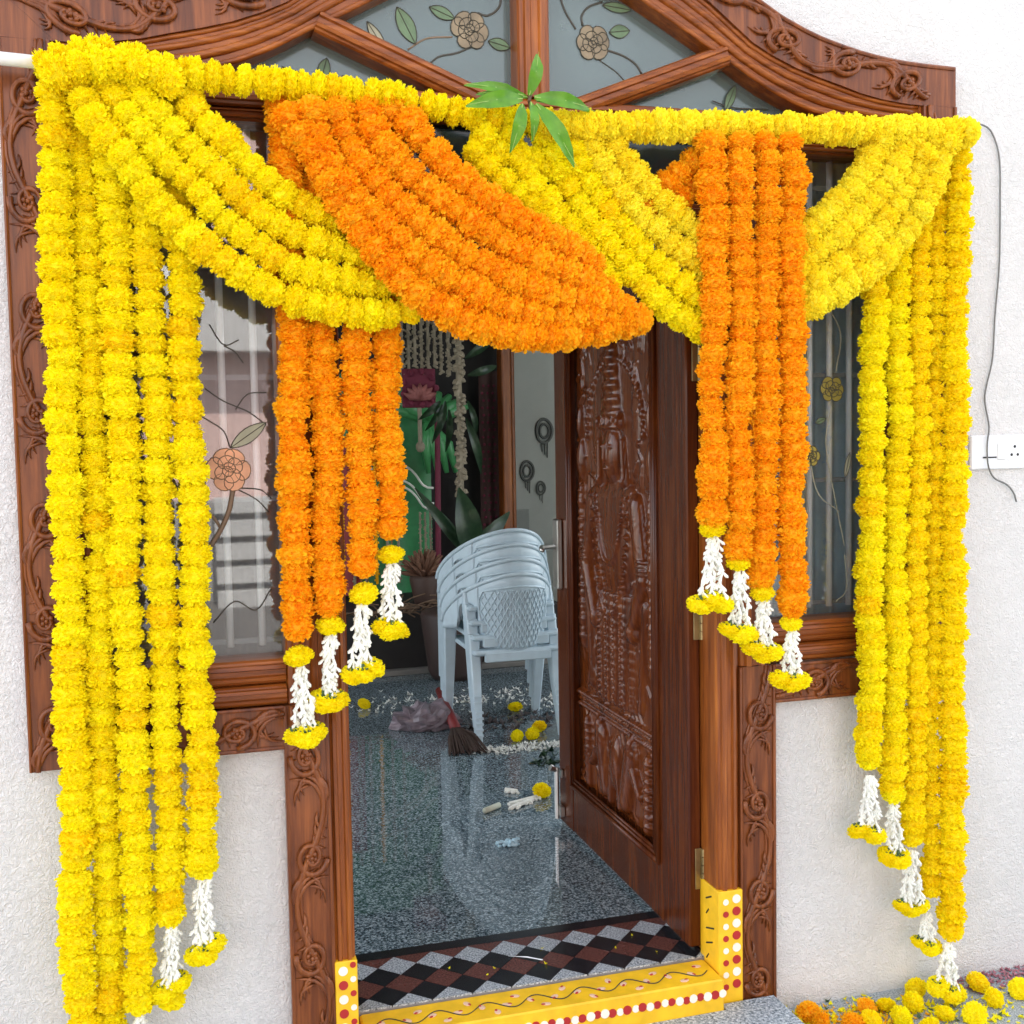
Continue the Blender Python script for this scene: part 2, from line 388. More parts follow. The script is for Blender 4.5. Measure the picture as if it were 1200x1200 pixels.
# carving along a strip: mp(s, t, d) maps along / across / outward to the world
def vine(mp, L, w, n, seed=0, start=1):
    rnd = random.Random(seed); g = G(); cell = L/n
    cl_ = lambda t: max(-.45*w, min(.45*w, t))
    def blade(p, q, r, bend):                                # one acanthus blade from p to q, swelling in the middle
        pts = []; rs = []
        dx, dy = q[0]-p[0], q[1]-p[1]
        for k in range(6):
            f = k/5; o_ = bend*sin(pi*f)
            s_, t_ = p[0]+dx*f-dy*o_, p[1]+dy*f+dx*o_
            pts.append(mp(min(max(s_, .003), L-.003), cl_(t_), .002+.045*w*sin(pi*min(1, f*.9+.1)))); rs.append(r*max(.12, sin(pi*(.12+.83*f))))
        g.tube(pts, rs, 5)
    m = n*12
    S = [(L*i/m, start*.36*w*cos(pi*i/12)) for i in range(m+1)]
    g.tube([mp(a, b, .05*w) for a, b in S], [.085*w*(.8+.3*abs(sin(i*.26))) for i in range(m+1)], 6)
    g.tube([mp(a, cl_(b-start*.10*w), .012*w) for a, b in S], .05*w, 5)
    for i in range(n):
        sg = start*(1 if i % 2 == 0 else -1); sc = cell*(i+.52); tc = sg*.03*w
        a0 = rnd.uniform(-.3, .3) + (0 if sg > 0 else pi)
        ex = min(1.25, cell*.40/(.40*w))
        pts = []; rs = []
        for k in range(27):                                  # volute, flattened and thick at its mouth
            q = k/26; an = a0 + sg*(pi*2.9*q); r = w*(.40-.30*q)
            pts.append(mp(sc+r*ex*sin(an), cl_(tc+r*cos(an)), .05*w+.06*w*q)); rs.append(w*(.085-.035*q))
        g.tube(pts, rs, 6)
        for k in range(6):                                   # flower in the volute
            an = 2*pi*k/6 + a0
            g.ell(mp(sc+.10*w*cos(an)*ex, tc+.10*w*sin(an), .09*w), .07*w, .06*w, .07*w, 6, 4)
        g.ell(mp(sc, tc, .15*w), .06*w, .06*w, .06*w, 6, 4)
        for k in range(6):                                   # fan of blades in the wide corner
            an = -1.15+.42*k; b0 = (cell*(i+1.0), sg*-.34*w)
            blade(b0, (b0[0]-cell*.36*cos(an*.75), b0[1]+sg*w*(.04+.155*k)), .068*w, .25*sg)
        for k in range(4):                                   # smaller blades along the other side
            b0 = (cell*(i+.08+.10*k), sg*.20*w*(1-.2*k))
            blade(b0, (b0[0]+cell*.17, sg*(.44-.02*k)*w), .055*w, -.3*sg)
        for k in range(3):
            b0 = (sc+cell*(.18+.05*k), -sg*.05*w*k)
            blade(b0, (b0[0]+cell*.20, sg*w*(.10+.12*k)), .05*w, .3*sg)
    return g
def band(name, x0, x1, z0, z1, upright, n, seed, start=1, back=BY):
    base = obj(name, G().box(x0, x1, FY, back, z0, z1), CARVE, frame)
    w = (x1-x0) if upright else (z1-z0); L = (z1-z0) if upright else (x1-x0)
    mp = (lambda s, t, d: ((x0+x1)/2+t, FY-d, z1-s)) if upright else (lambda s, t, d: (x0+s, FY-d, (z0+z1)/2+t))
    obj('vine_carving', vine(mp, L, w*.92, n, seed, start), CARVE, base, smooth=True)
    eg = G()
    for t in (-.5, .5):
        a = mp(0, t*w*.94, .002); b = mp(L, t*w*.94, .002)
        eg.tube([a, b], .0045, 6)
    obj('edge_bead', eg, CARVE, base); return base
BW = .100                                                    # width of the carved border
band('carved_border', XL, XL+BW, ZB, 2.371, True, 7, 1)
band('carved_border', XR-BW, XR, ZB, 2.371, True, 7, 2, -1)
band('carved_border', XL+BW+.001, XC-XD, ZB, ZB+.098, False, 2, 3)
band('carved_border', XC+XD, XR-BW-.001, ZB, ZB+.098, False, 2, 4, -1)
band('carved_border', XC-XD, XC-XD+BW, .0, ZB+.098, True, 4, 5, -1)
band('carved_border', XC+XD-BW, XC+XD, .0, ZB+.098, True, 4, 6, 1)
ab = obj('carved_arch_border', G().ribbon(OUTC, MIDC, FY, BY), CARVE, frame)
for sx in (-1, 1):
    c_ = [(XC+sx*HW, 2.372), (XC+sx*(HW-BW-.009), 2.372), (MID_R[0][0] if sx > 0 else 2*XC-MID_R[0][0], 2.3705), (OUT_R[0][0] if sx > 0 else 2*XC-OUT_R[0][0], 2.474)]
    c_ = [c_[0], c_[2], c_[3]]
    obj('arch_corner', G().prism(c_, FY+.0005, BY), CARVE, frame)
cl = [((a[0]+b[0])/2, (a[1]+b[1])/2) for a, b in zip(OUTC, MIDC)]
cum = [0]
for a, b in zip(cl, cl[1:]): cum.append(cum[-1]+math.hypot(b[0]-a[0], b[1]-a[1]))
def arch_map(s, t, d):
    s = max(0, min(cum[-1]-1e-6, s)); i = max(k for k in range(len(cum)-1) if cum[k] <= s); q = (s-cum[i])/(cum[i+1]-cum[i])
    a = [OUTC[i][k]*(1-q)+OUTC[i+1][k]*q for k in (0, 1)]; b = [MIDC[i][k]*(1-q)+MIDC[i+1][k]*q for k in (0, 1)]
    f = .5+t/.108
    return (a[0]*(1-f)+b[0]*f, FY-d, a[1]*(1-f)+b[1]*f)
obj('vine_carving', vine(arch_map, cum[-1], .096, 13, 9), CARVE, ab, smooth=True)
eg = G(); eg.tube([arch_map(cum[-1]*i/90, -.049, .002) for i in range(91)], .005, 6)
obj('edge_bead', eg, CARVE, ab)
# moulding under the arch border: three ridges
mg = obj('arch_moulding', G().ribbon(MIDC, LOWC, FY+.012, BY), WOOD_H, frame)
rg = G()
for f, r in ((.06, .006), (.30, .008), (.62, .010), (.93, .007)):
    rg.tube([(a[0]*(1-f)+b[0]*f, FY+.012, a[1]*(1-f)+b[1]*f) for a, b in zip(MIDC, LOWC)], r, 8)
obj('moulding_ridge', rg, WOOD_H, mg, smooth=True)
obj('corner_block', G().box(XL+BW+.001, 2*XC-1.885-.001, FY+.006, BY, 2.27, 2.371), WOOD_H, frame)
obj('corner_block', G().box(1.886, XR-BW-.001, FY+.006, BY, 2.27, 2.371), WOOD_H, frame)
# transom, mullion, spokes
TZ0, TZ1 = 2.265, 2.325
bar('transom', [(1.884, (TZ0+TZ1)/2), (2*XC-1.884, (TZ0+TZ1)/2)], TZ1-TZ0, WOOD_H)
bar('mullion', [(XC, TZ1), (XC, 2.66)], .078, WOOD_V, FY-.004)
for sgn in (1, -1):
    bar('fan_spoke', [(XC+sgn*.03, 2.275), (XC+sgn*.50, 2.462)], .052, WOOD_H, FY-.001)
# stiles and jambs
ST = XL+BW
for sgn in (1, -1):
    X = lambda d: XC+sgn*d
    bar('outer_stile', [(X(HW-BW-.030), .935), (X(HW-BW-.030), TZ0)], .058, WOOD_V)
    jc, jw = ((.4915, .064) if sgn > 0 else (.498, .050))
    bar('jamb', [(X(jc), .0), (X(jc), TZ0)], jw, WOOD_V, FY-.002)
    bar('inner_stile', [(X(.5685), .936), (X(.5685), TZ0)], .087, WOOD_V)
    xa, xb = sorted((X(.613), X(HW-BW-.060)))
    bar('window_bottom_rail', [(xa, 1.012), (xb, 1.012)], .056, WOOD_H, FY+.004)
    bar('window_bottom_rail', [(xa, .961), (xb, .961)], .046, WOOD_H, FY-.006)
    bar('window_head', [(xa, 2.250), (xb, 2.250)], .028, WOOD_H, FY+.01)
bar('door_head', [(XC-.455, 2.06), (XC+.455, 2.06)], .075, WOOD_H, FY+.003)
# door stop rebate on the right jamb so that the hinge side has its step
obj('jamb_rebate', G().box(1.300, XC+.549, .0705, .12, .16, TZ0), WOOD_V, frame)
obj('jamb_rebate', G().box(XC-.549, .375, .0705, .12, .16, TZ0), WOOD_V, frame)

# ---- panes with their painted flowers
def pane(name, poly, mat, y0=.036, y1=.040):
    return obj(name, G().prism(poly, y0, y1), mat, frame)
def rose(parent, c, r, mat, seed, outline=P_STEM):
    rnd = random.Random(seed); g = G(); ol = G(); y = .034
    for ring, (rr, m, pr) in enumerate(((.62, 6, .44), (.34, 4, .34), (.10, 2, .24))):
        for k in range(m):
            an = 2*pi*k/m+ring*.5+rnd.uniform(-.2, .2); cx, cz = c[0]+r*rr*cos(an), c[1]+r*rr*sin(an)
            a, b = r*pr*rnd.uniform(.9, 1.15), r*pr*rnd.uniform(.75, .95)
            ca, sa = cos(an+pi/2), sin(an+pi/2)
            pl = [(cx+a*cos(q)*ca-b*sin(q)*sa, cz+a*cos(q)*sa+b*sin(q)*ca) for q in [2*pi*j/12 for j in range(12)]]
            yy = y-.0006*ring-.00004*k
            g.prism(pl, yy-.0004, y+.0015)
            ol.tube([(px, yy-.0006, pz) for px, pz in pl+pl[:1]], .0011, 4)
    f = obj('painted_rose', g, mat, parent)
    obj('rose_outline', ol, outline, parent)
def pleaf(parent, a, b, wid, mat):
    g = G(); ol = G(); a = Vector(a); b = Vector(b); d = b-a; nn = Vector((-d.y, d.x)).normalized()
    up = [a+d*q+nn*wid*sin(pi*q)**.8 for q in [i/8 for i in range(9)]]; dn = [a+d*q-nn*wid*sin(pi*q)**.8 for q in [i/8 for i in range(8, -1, -1)]]
    pl = [(p.x, p.y) for p in up+dn[1:-1]]
    g.prism(pl, .0338, .0355); obj('painted_leaf', g, mat, parent)
    ol.tube([(x, .0334, z) for x, z in pl+pl[:1]], .0010, 4); ol.tube([(a.x, .0332, a.y), (b.x, .0332, b.y)], .0009, 4)
    obj('leaf_outline', ol, P_STEM, parent)
def pstem(parent, pts, r, mat):
    pts = catmull([(x, .0350, z) for x, z in pts], .008)
    obj('painted_stem', G().tube(pts, r, 5, flat=.5), mat, parent, smooth=True)
xz = lambda p: (p[0], p[2])
def inset_low(x0, x1):                                       # arch underside between two x values, right to left
    return [p for p in LOWC if x0 < p[0] < x1]
def lowz(x):
    for a, b in zip(LOWC, LOWC[1:]):
        if b[0] <= x <= a[0]: return b[1]+(a[1]-b[1])*(x-b[0])/max(1e-6, a[0]-b[0])
    return 2.33
PANES = []
for sgn in (-1, 1):
    X = lambda d: XC+sgn*d
    up = [(XC+d*sgn, lowz(XC+d*sgn)+.015) for d in (.46, .36, .25, .12, .02)]
    poly = [(X(.02), 2.30), (X(.46), 2.475)] + up[1:]
    if sgn < 0: poly = poly[::-1]
    PANES.append(pane('fanlight_pane', poly, GLASS_A))
    ds = (.05, .52, .56, .62, .70, .78, .90, 1.02)
    poly = [(X(.05), 2.29), (X(1.02), 2.30)] + [(X(d), lowz(X(d))+.012) for d in ds[:0:-1]]
    if sgn < 0: poly = poly[::-1]
    PANES.append(pane('fanlight_pane', poly, GLASS_A, .041, .045))
PL, PLS, PR, PRS = PANES
rose(PL, (0.6982, 2.487), .046, P_ROSE, 1)
pleaf(PL, (0.5268, 2.525), (0.5689, 2.4438), .020, P_LEAF); pleaf(PL, (0.6031, 2.5315), (0.6637, 2.5095), .014, P_LEAF)
pleaf(PL, (0.7435, 2.4651), (0.7978, 2.4535), .014, P_LEAF); pleaf(PL, (0.4567, 2.4866), (0.4984, 2.4231), .012, P_LEAF_P)
pstem(PL, [(0.5505, 2.4308), (0.5954, 2.4594), (0.6567, 2.4681)], .0022, P_STEM_B)
pstem(PL, [(0.7198, 2.5279), (0.7446, 2.5241), (0.7722, 2.546), (0.7792, 2.5859)], .003, P_STEM)
pstem(PL, [(0.7016, 2.4481), (0.6662, 2.4318), (0.625, 2.4209), (0.6002, 2.4016)], .0025, P_STEM)
rose(PR, (1.0075, 2.4816), .044, P_ROSE, 2)
pleaf(PR, (1.0499, 2.5092), (1.1036, 2.5176), .016, P_LEAF); pleaf(PR, (1.033, 2.5725), (1.1086, 2.5668), .012, P_LEAF)
pstem(PR, [(1.0405, 2.4679), (1.0849, 2.457), (1.1184, 2.4391), (1.134, 2.4176)], .003, P_STEM)
pstem(PR, [(0.9817, 2.5198), (0.9798, 2.5438), (0.9976, 2.5654), (1.0331, 2.5805)], .003, P_STEM)
pstem(PR, [(0.964, 2.5104), (0.9364, 2.5521), (0.9219, 2.5948)], .003, P_STEM)
pstem(PR, [(1.0224, 2.4423), (1.0666, 2.417), (1.0954, 2.3904)], .0018, P_STEM)
pleaf(PLS, (0.348, 2.3456), (0.3629, 2.3977), .014, P_LEAF); pleaf(PLS, (0.3849, 2.3538), (0.4237, 2.3488), .010, P_LEAF_P)
pstem(PLS, [(0.2611, 2.3715), (0.3082, 2.3598), (0.3517, 2.3401)], .0018, P_STEM)
pleaf(PRS, (1.3606, 2.341), (1.3895, 2.406), .012, P_LEAF); pstem(PRS, [(1.3252, 2.364), (1.3844, 2.3509), (1.4807, 2.3526)], .0018, P_STEM)
def rect(x0, x1, z0, z1): return [(x0,z0),(x1,z0),(x1,z1),(x0,z1)]
WLP = pane('window_pane', rect(XL+BW+.05, XC-.60, 1.03, 2.246), GLASS_W)
WRP = pane('window_pane', rect(XC+.60, XR-BW-.05, 1.03, 2.246), GLASS_W)
pane('overdoor_pane', rect(XC-.455, XC+.455, 2.09, 2.268), GLASS_D)
# left window: orange rose, leaves, branching brown stem
rose(WLP, (0.1164, 1.471), .050, P_ROSE_O, 3, P_STEM_B)
pleaf(WLP, (0.1217, 1.5191), (0.2028, 1.5755), .016, P_LEAF_P)
pstem(WLP, [(0.1242, 1.4225), (0.1132, 1.3744), (0.0931, 1.3326), (0.0714, 1.2987)], .006, P_STEM_B)
pstem(WLP, [(0.0934, 1.3403), (0.0792, 1.3641), (0.0666, 1.3761)], .004, P_STEM_B)
for pts in ([(0.1217, 1.5191), (0.108, 1.5578), (0.0826, 1.5773), (0.0609, 1.591)],
            [(0.0704, 1.6537), (0.1102, 1.6248), (0.1619, 1.6012), (0.2027, 1.5697)],
            [(0.1281, 1.4281), (0.1746, 1.4014), (0.2023, 1.3711)],
            [(0.1413, 1.4277), (0.1848, 1.4225), (0.209, 1.4022)],
            [(0.1143, 1.7488), (0.1381, 1.7355), (0.156, 1.7107)],
            [(0.1357, 1.6054), (0.1631, 1.6397), (0.2049, 1.6432)],
            [(0.0844, 1.796), (0.1143, 1.7507), (0.1483, 1.7623)],
            [(0.0712, 1.1236), (0.1198, 1.1695), (0.1666, 1.147), (0.2026, 1.1942)]):
    pstem(WLP, pts, .0016, P_STEM)
rose(WRP, (1.6669, 1.6412), .036, P_ROSE_Y, 4); rose(WRP, (1.6033, 1.4652), .028, P_ROSE_Y, 5)
pleaf(WRP, (1.649, 1.5652), (1.616, 1.5523), .008, P_LEAF); pleaf(WRP, (1.7058, 1.4061), (1.7212, 1.4738), .008, P_LEAF_P)
for pts in ([(1.6669, 1.5986), (1.6491, 1.4979), (1.6749, 1.3617), (1.7061, 1.2238)],
            [(1.6033, 1.4427), (1.6287, 1.3632), (1.693, 1.3156)],
            [(1.7062, 1.2009), (1.7116, 1.1088), (1.6804, 1.0762)],
            [(1.6796, 1.6882), (1.6923, 1.7887), (1.6412, 1.8769)]):
    pstem(WRP, pts, .0016, P_LEAF_P)
# grille behind each window
def grille(xa, xb, label, xs):
    t = thing('window_grille', label, 'window grille', ((xa+xb)/2, .12, 1.03), 'window grilles')
    for x in xs: obj('upright_bar', G().tube([(x, .066, 1.06), (x, .066, 2.26)], .0085, 10), BAR, t, smooth=True)
    for z in (1.07, 1.40, 1.68, 1.93, 2.17): obj('cross_bar', G().box(xa, xb, .0755, .083, z-.006, z+.006), BARD, t)
grille(XL+BW, XC-.549, 'grey upright bars behind the left window pane with the orange painted rose', [XL+BW+.04+.072*i for i in range(6)])
grille(XC+.549, XR-BW, 'grey upright bars behind the dark right window pane', [XC+.60+.060*i for i in range(8)])

CURT = plain('blue_grey_curtain', (.34, .47, .54), .7, var=.12)
CURTL = plain('pale_grey_curtain', (.20, .19, .19), .7, var=.12)
# ---- turmeric-yellow painted feet of the jambs, dots
def dot_mesh(name, mat, r=.0115):
    g = G(); pl = [(r*cos(2*pi*i/14), r*sin(2*pi*i/14)) for i in range(14)]; g.prism(pl, -.0012, .001)
    return finish_mesh(name, g.v, g.f, mat)
DW, DR = dot_mesh('white_dot', PAINTW), dot_mesh('red_dot', PAINTR)
def dot(parent, red, x, y, z, rz=0, s=1.0): inst('painted_dot', DR if red else DW, parent, Matrix.Translation((x, y, z)) @ Matrix.Rotation(rz, 4, 'Z') @ Matrix.Scale(s, 4))
jl0, jl1 = XC-.523, XC-.473
jr0, jr1 = XC+.459, XC+.523
FOOTL, FOOTR = .325, .360
lf = obj('painted_foot', G().bbox(jl0-.0005, XC-.4715, FY-.009, BY-.002, .06, FOOTL, .002), PAINTY, frame)
rf = obj('painted_foot', G().bbox(XC+.4545, jr1+.0005, FY-.009, BY-.002, .06, FOOTR, .002), PAINTY, frame)
for k in range(7):
    z = FOOTL-.022-.034*k; dot(lf, k % 2 == 1, jl0+.018, FY-.0095, z, 0, .95)
    dot(lf, k % 2 == 0, jl1-.009, FY-.0095, z+.012, 0, .62)
for k in range(8):
    z = FOOTR-.022-.032*k; dot(rf, k % 2 == 1, jr1-.018, FY-.0095, z, 0, 1.0); dot(rf, k % 2 == 1, jr0+.016, FY-.0095, z-.006, 0, .7)
g = G()
for k in range(5): g.tube([(XC+.4537, .0+.018*sin(k*2), .335-.04*k), (XC+.4537, .03, .32-.04*k)], .0022, 4)
obj('painted_line', g, PAINTB, rf)

# ------------------------------------------------------------------ threshold: yellow sill, diamond tiles, black strip
SZ = .150
sill = thing('threshold_sill', 'bright yellow painted threshold sill with red and white dots and a vine', 'threshold', (XC, -.06, 0))
obj('sill_body', G().bbox(XC-.459, XC+.452, -.075, .044, .0, SZ, .004), PAINTY, sill)
FRD = random.Random(12)
n = 46
for k in range(n):
    dot(sill, k % 2 == 0, XC-.445+.890*k/(n-1)+FRD.uniform(-.0015, .0015), -.0757, .113+FRD.uniform(-.002, .002), 0, .92*FRD.uniform(.88, 1.1))
g = G(); lv = G(); bl = G()
pts = []
for k in range(121):
    q = k/120; pts.append((XC-.43+.86*q, -.020+.020*sin(q*2*pi*7), SZ+.0008))
g.tube(pts, .0016, 4); obj('painted_vine', g, PAINTB, sill)
flm = G(); flm.ell((0, 0, 0), .0125, .0085, .0012, 8, 4); FLM = finish_mesh('painted_bud', flm.v, flm.f, PAINTP)
flr = G(); flr.ell((0, 0, 0), .006, .0035, .0014, 8, 4); FLR = finish_mesh('painted_bud_tip', flr.v, flr.f, PAINTR)
rnd = random.Random(3)
for k in range(28):
    q = (k+.5)/28; x = XC-.43+.86*q; y = -.020+.034*sin(q*2*pi*7+2.2)*(.9 if k % 2 else .5)
    M = Matrix.Translation((x, y, SZ+.0006)) @ Matrix.Rotation(rnd.uniform(0, 6), 4, 'Z')
    inst('painted_bud', FLM, sill, M); inst('painted_bud_tip', FLR, sill, M @ Matrix.Translation((.007, .003, .0006)))

TY0, TY1 = .046, .300
band_floor = structure('tiled_threshold', G().box(XC-.549, XC+.62, TY0, TY1, .0, FZ-.004), GROUT)
hx, hy = .0505, (TY1-TY0)/5.0
def clip_diamond(cx, cy, x0, x1):
    poly = [(cx-hx, cy), (cx, cy-hy), (cx+hx, cy), (cx, cy+hy)]
    def cut(pl, ax, lim, sg):
        out = []
        for a, b in zip(pl, pl[1:]+pl[:1]):
            ia, ib = sg*(a[ax]-lim) <= 0, sg*(b[ax]-lim) <= 0
            if ia: out.append(a)
            if ia != ib:
                t = (lim-a[ax])/(b[ax]-a[ax]); out.append((a[0]+(b[0]-a[0])*t, a[1]+(b[1]-a[1])*t))
        return out
    for ax, lim, sg in ((0, x0, -1), (0, x1, 1), (1, TY0, -1), (1, TY1, 1)):
        poly = cut(poly, ax, lim, sg) if len(poly) > 2 else poly
    return poly
rows = [(0, GRANITE_T), (1, BLACKT), (2, REDT), (3, BLACKT), (4, GRANITE_T), (5, REDT)]
for r, mt in rows:
    for k in range(-1, 14):
        cx = XC-.549+hx*2*k+(hx if r % 2 else 0)+.02; pl = clip_diamond(cx, TY0+hy*r, XC-.548, XC+.61)
        if len(pl) < 3: continue
        mx_, my_ = sum(p[0] for p in pl)/len(pl), sum(p[1] for p in pl)/len(pl)
        pl = [(mx_+(p[0]-mx_)*.975, my_+(p[1]-my_)*.975) for p in pl]
        m = len(pl); h = FZ+rnd.uniform(-.0004, .0004)
        gg = G().add([(x, y, h) for x, y in pl]+[(x, y, FZ-.006) for x, y in pl], [tuple(range(m)), tuple(range(2*m-1, m-1, -1))]+[(i, (i+1) % m, m+(i+1) % m, m+i) for i in range(m)])
        obj('tile', gg, mt, band_floor)
structure('black_floor_strip', G().box(XC-.549, XC+.62, TY1+.001, .344, .0, FZ+.0005), BLACKT)

# ------------------------------------------------------------------ the open door
DX, DX2, DY0, DY1, DZ0, DZ1 = 1.262, 1.297, .068, 1.125, .172, 2.03
door = thing('carved_front_door', 'dark brown carved wooden door standing open into the room', 'door', (DX2, DY0, DZ0))
PY0, PY1, PZ0, PZ1 = .262, .985, .335, 1.90
obj('hinge_stile', G().bbox(DX, DX2, DY0, PY0, DZ0, DZ1), DOORW, door)
obj('lock_stile', G().bbox(DX, DX2, PY1, DY1, DZ0, DZ1), DOORW, door)
obj('bottom_rail', G().bbox(DX+.0015, DX2-.0015, PY0, PY1, DZ0, PZ0), DOORW, door)
obj('top_rail', G().bbox(DX+.0015, DX2-.0015, PY0, PY1, PZ1, DZ1), DOORW, door)
g = G()
for ins, r in ((.0, .009), (.018, .006), (.030, .0045)):
    a, b, c, d = PY0+ins, PY1-ins, PZ0+ins, PZ1-ins
    for p, q in (((a, c), (b, c)), ((b, c), (b, d)), ((b, d), (a, d)), ((a, d), (a, c))):
        g.tube([(DX-.002, p[0], p[1]), (DX-.002, q[0], q[1])], r, 8)
obj('panel_moulding', g, DOORW, door, smooth=True)
obj('panel_back', G().box(DX+.026, DX2-.004, PY0, PY1, PZ0, PZ1), DOORW, door)
# relief: a standing crowned temple figure between columns and foliage, a carved frieze below
NU, NV = 150, 330
Wd, Hd = PY1-PY0-.066, PZ1-PZ0-.066
uu, vv = np.meshgrid(np.linspace(-Wd/2, Wd/2, NU), np.linspace(0, Hd, NV))
Hh = np.zeros_like(uu)
def E(cx, cy, rx, ry, h):
    return h*np.sqrt(np.clip(1-((uu-cx)/rx)**2-((vv-cy)/ry)**2, 0, None))
def cap(x0, y0, x1, y1, r0, r1, h):
    dx, dy = x1-x0, y1-y0; t = np.clip(((uu-x0)*dx+(vv-y0)*dy)/(dx*dx+dy*dy), 0, 1)
    d = np.hypot(uu-x0-t*dx, vv-y0-t*dy); r = r0+(r1-r0)*t
    return h*np.sqrt(np.clip(1-(d/r)**2, 0, None))
def up(a):
    global Hh
    Hh = np.maximum(Hh, a)
rs = np.random.default_rng(5)
for k in range(330):                                         # foliage ground
    x, y = rs.uniform(-Wd/2, Wd/2), rs.uniform(0, Hd); a = rs.uniform(0, pi); l = rs.uniform(.012, .035)
    up(cap(x-l*cos(a), y-l*sin(a), x+l*cos(a), y+l*sin(a), .011, .005, rs.uniform(.003, .009)))
for s in (-1, 1):                                            # side columns with rings
    up(cap(s*.285, .48, s*.285, .98, .026, .022, .018)+.003*(np.abs(np.sin(vv*130)) > .6)*(np.abs(uu-s*.285) < .022)*(vv > .48)*(vv < .98))
    for k in range(9): up(E(s*.285, .50+.055*k, .034, .012, .024))
    up(E(s*.285, 1.08, .035, .07, .022)); up(E(s*.285, 1.20, .022, .06, .022))
for k in range(26):                                          # bead arch over the head
    a = pi*k/25; up(E(.23*cos(a), 1.16+.23*sin(a), .016, .016, .016))
up(E(0, 1.20, .20, .24, .010))
cw = np.clip(.085-.20*(vv-1.22), .02, .1); crown = (vv > 1.18)*(vv < 1.46)*np.sqrt(np.clip(1-(uu/cw)**2, 0, None))*.036
up(crown*(1+.16*np.sin(vv*150))); up(E(0, 1.46, .02, .03, .034))
for k in range(5): up(E(-.08+.04*k, 1.20, .018, .028, .040))
up(E(0, 1.10, .075, .095, .042)); up(cap(0, 1.13, 0, 1.085, .009, .015, .054))
for s in (-1, 1):
    up(E(s*.030, 1.125, .018, .008, .047)); up(cap(s*.095, 1.14, s*.10, 1.03, .016, .022, .028)); up(E(s*.10, 1.02, .020, .022, .034))
up(E(0, 1.058, .022, .007, .050))
up(E(0, .84, .165, .20, .030)); up(cap(-.14, .95, .14, .95, .06, .06, .028))
for s in (-1, 1):
    up(cap(s*.175, .945, s*.235, .74, .048, .040, .033)); up(cap(s*.235, .74, s*.16, .60, .038, .028, .036))
    up(E(s*.15, .58, .036, .040, .040))
    for k in range(4): up(E(s*.235, .76+.012*k, .046, .006, .041))
sk = np.clip(.145+.10*(.62-vv), .12, .22)
skirt = (vv > .335)*(vv < .68)*np.sqrt(np.clip(1-(uu/sk)**2, 0, None))
up(skirt*(.028+.006*np.abs(np.sin(uu*105))+.004*np.abs(np.sin(vv*120))*(np.abs(np.sin(uu*52)) > .5)))
for q in range(2):                                           # bead garlands hanging from the shoulders
    for k in range(46):
        t = k/45*2-1; x = (.15-.035*q)*t; y = .97-(.36-.16*q)*(1-abs(t)**2.6) - (.0)
        up(E(x, y, .0115, .0115, .041))
for q in (-.09, -.03, .03, .09):
    for k in range(15): up(E(q, .35+.019*k, .010, .010, .042))
for s in (-1, 1): up(cap(s*.20, .36, s*.24, .66, .020, .024, .020))
for k in range(46):                                          # dividing frieze
    up(E(-Wd/2+Wd*k/45, .302, .010, .011, .022)); up(E(-Wd/2+Wd*k/45, .262, .008, .008, .018))
up(.014*(vv > .275)*(vv < .29)*np.ones_like(uu))
for s in (-1, 1):                                            # lower frieze: two riders, drapery and feet
    up(cap(s*.08, .05, s*.12, .20, .040, .050, .034)); up(cap(s*.12, .18, s*.20, .10, .028, .018, .030)); up(E(s*.13, .235, .028, .030, .034))
    up(cap(s*.24, .02, s*.25, .22, .026, .020, .024)); up(cap(s*.04, .02, s*.02, .16, .020, .016, .026))
    for k in range(8): up(E(s*.25, .03+.026*k, .034, .009, .028))
up(E(0, .14, .05, .09, .030))
fine = .0009*np.sin(uu*330+9*np.sin(vv*40))*np.sin(vv*300+7*np.sin(uu*50))
Hh = Hh + fine*(Hh > .004)
vs = []; fs = []
for j in range(NV):
    for i in range(NU): vs.append((DX+.024-float(Hh[j, i])*.80, PY0+.033+Wd/2+float(uu[j, i]), PZ0+.033+float(vv[j, i])))
for j in range(NV-1):
    for i in range(NU-1): a = j*NU+i; fs.append((a, a+1, a+NU+1, a+NU))
obj('carved_relief', G().add(vs, fs), DOORC, door, smooth=True)
# lever handle and plate, tower bolt, hinges
hp = obj('handle_plate', G().bbox(DX-.020, DX-.0005, 1.055, 1.105, 1.00, 1.24, .004), STEEL, door)
obj('lever', G().tube([(DX-.018, 1.08, 1.145), (DX-.062, 1.08, 1.145), (DX-.068, 1.075, 1.145), (DX-.085, 1.03, 1.143), (DX-.09, 1.0, 1.143)], [.009, .009, .010, .008, .007], 8), STEEL, hp, smooth=True)
obj('lever', G().tube([(DX2+.002, 1.08, 1.145), (DX2+.045, 1.08, 1.145), (DX2+.05, 1.00, 1.143)], .009, 8), STEEL, hp, smooth=True)
tb = obj('tower_bolt', G().bbox(DX-.018, DX-.0005, 1.068, 1.112, .20, .235, .002), STEEL, door)
g = G(); g.tube([(DX-.022, 1.092, .19), (DX-.022, 1.092, .37)], .0085, 8); g.tube([(DX-.022, 1.092, .36), (DX-.045, 1.092, .372)], [.008, .012], 8); g.bbox(DX-.010, DX-.0005, 1.080, 1.104, .335, .362, .002)
obj('bolt_rod', g, STEEL, tb)
for z in (.385, 1.05, 1.72):
    h = obj('hinge', G().bbox(DX2-.019, DX2+.0005, DY0-.004, DY0-.0005, z-.055, z+.055, .001), BRASS, door)
    g = G()
    for k in range(5): g.tube([(DX2+.002, DY0-.008, z-.054+.022*k), (DX2+.002, DY0-.008, z-.034+.022*k)], .0065, 8)
    obj('hinge_knuckle', g, BRASS, h)

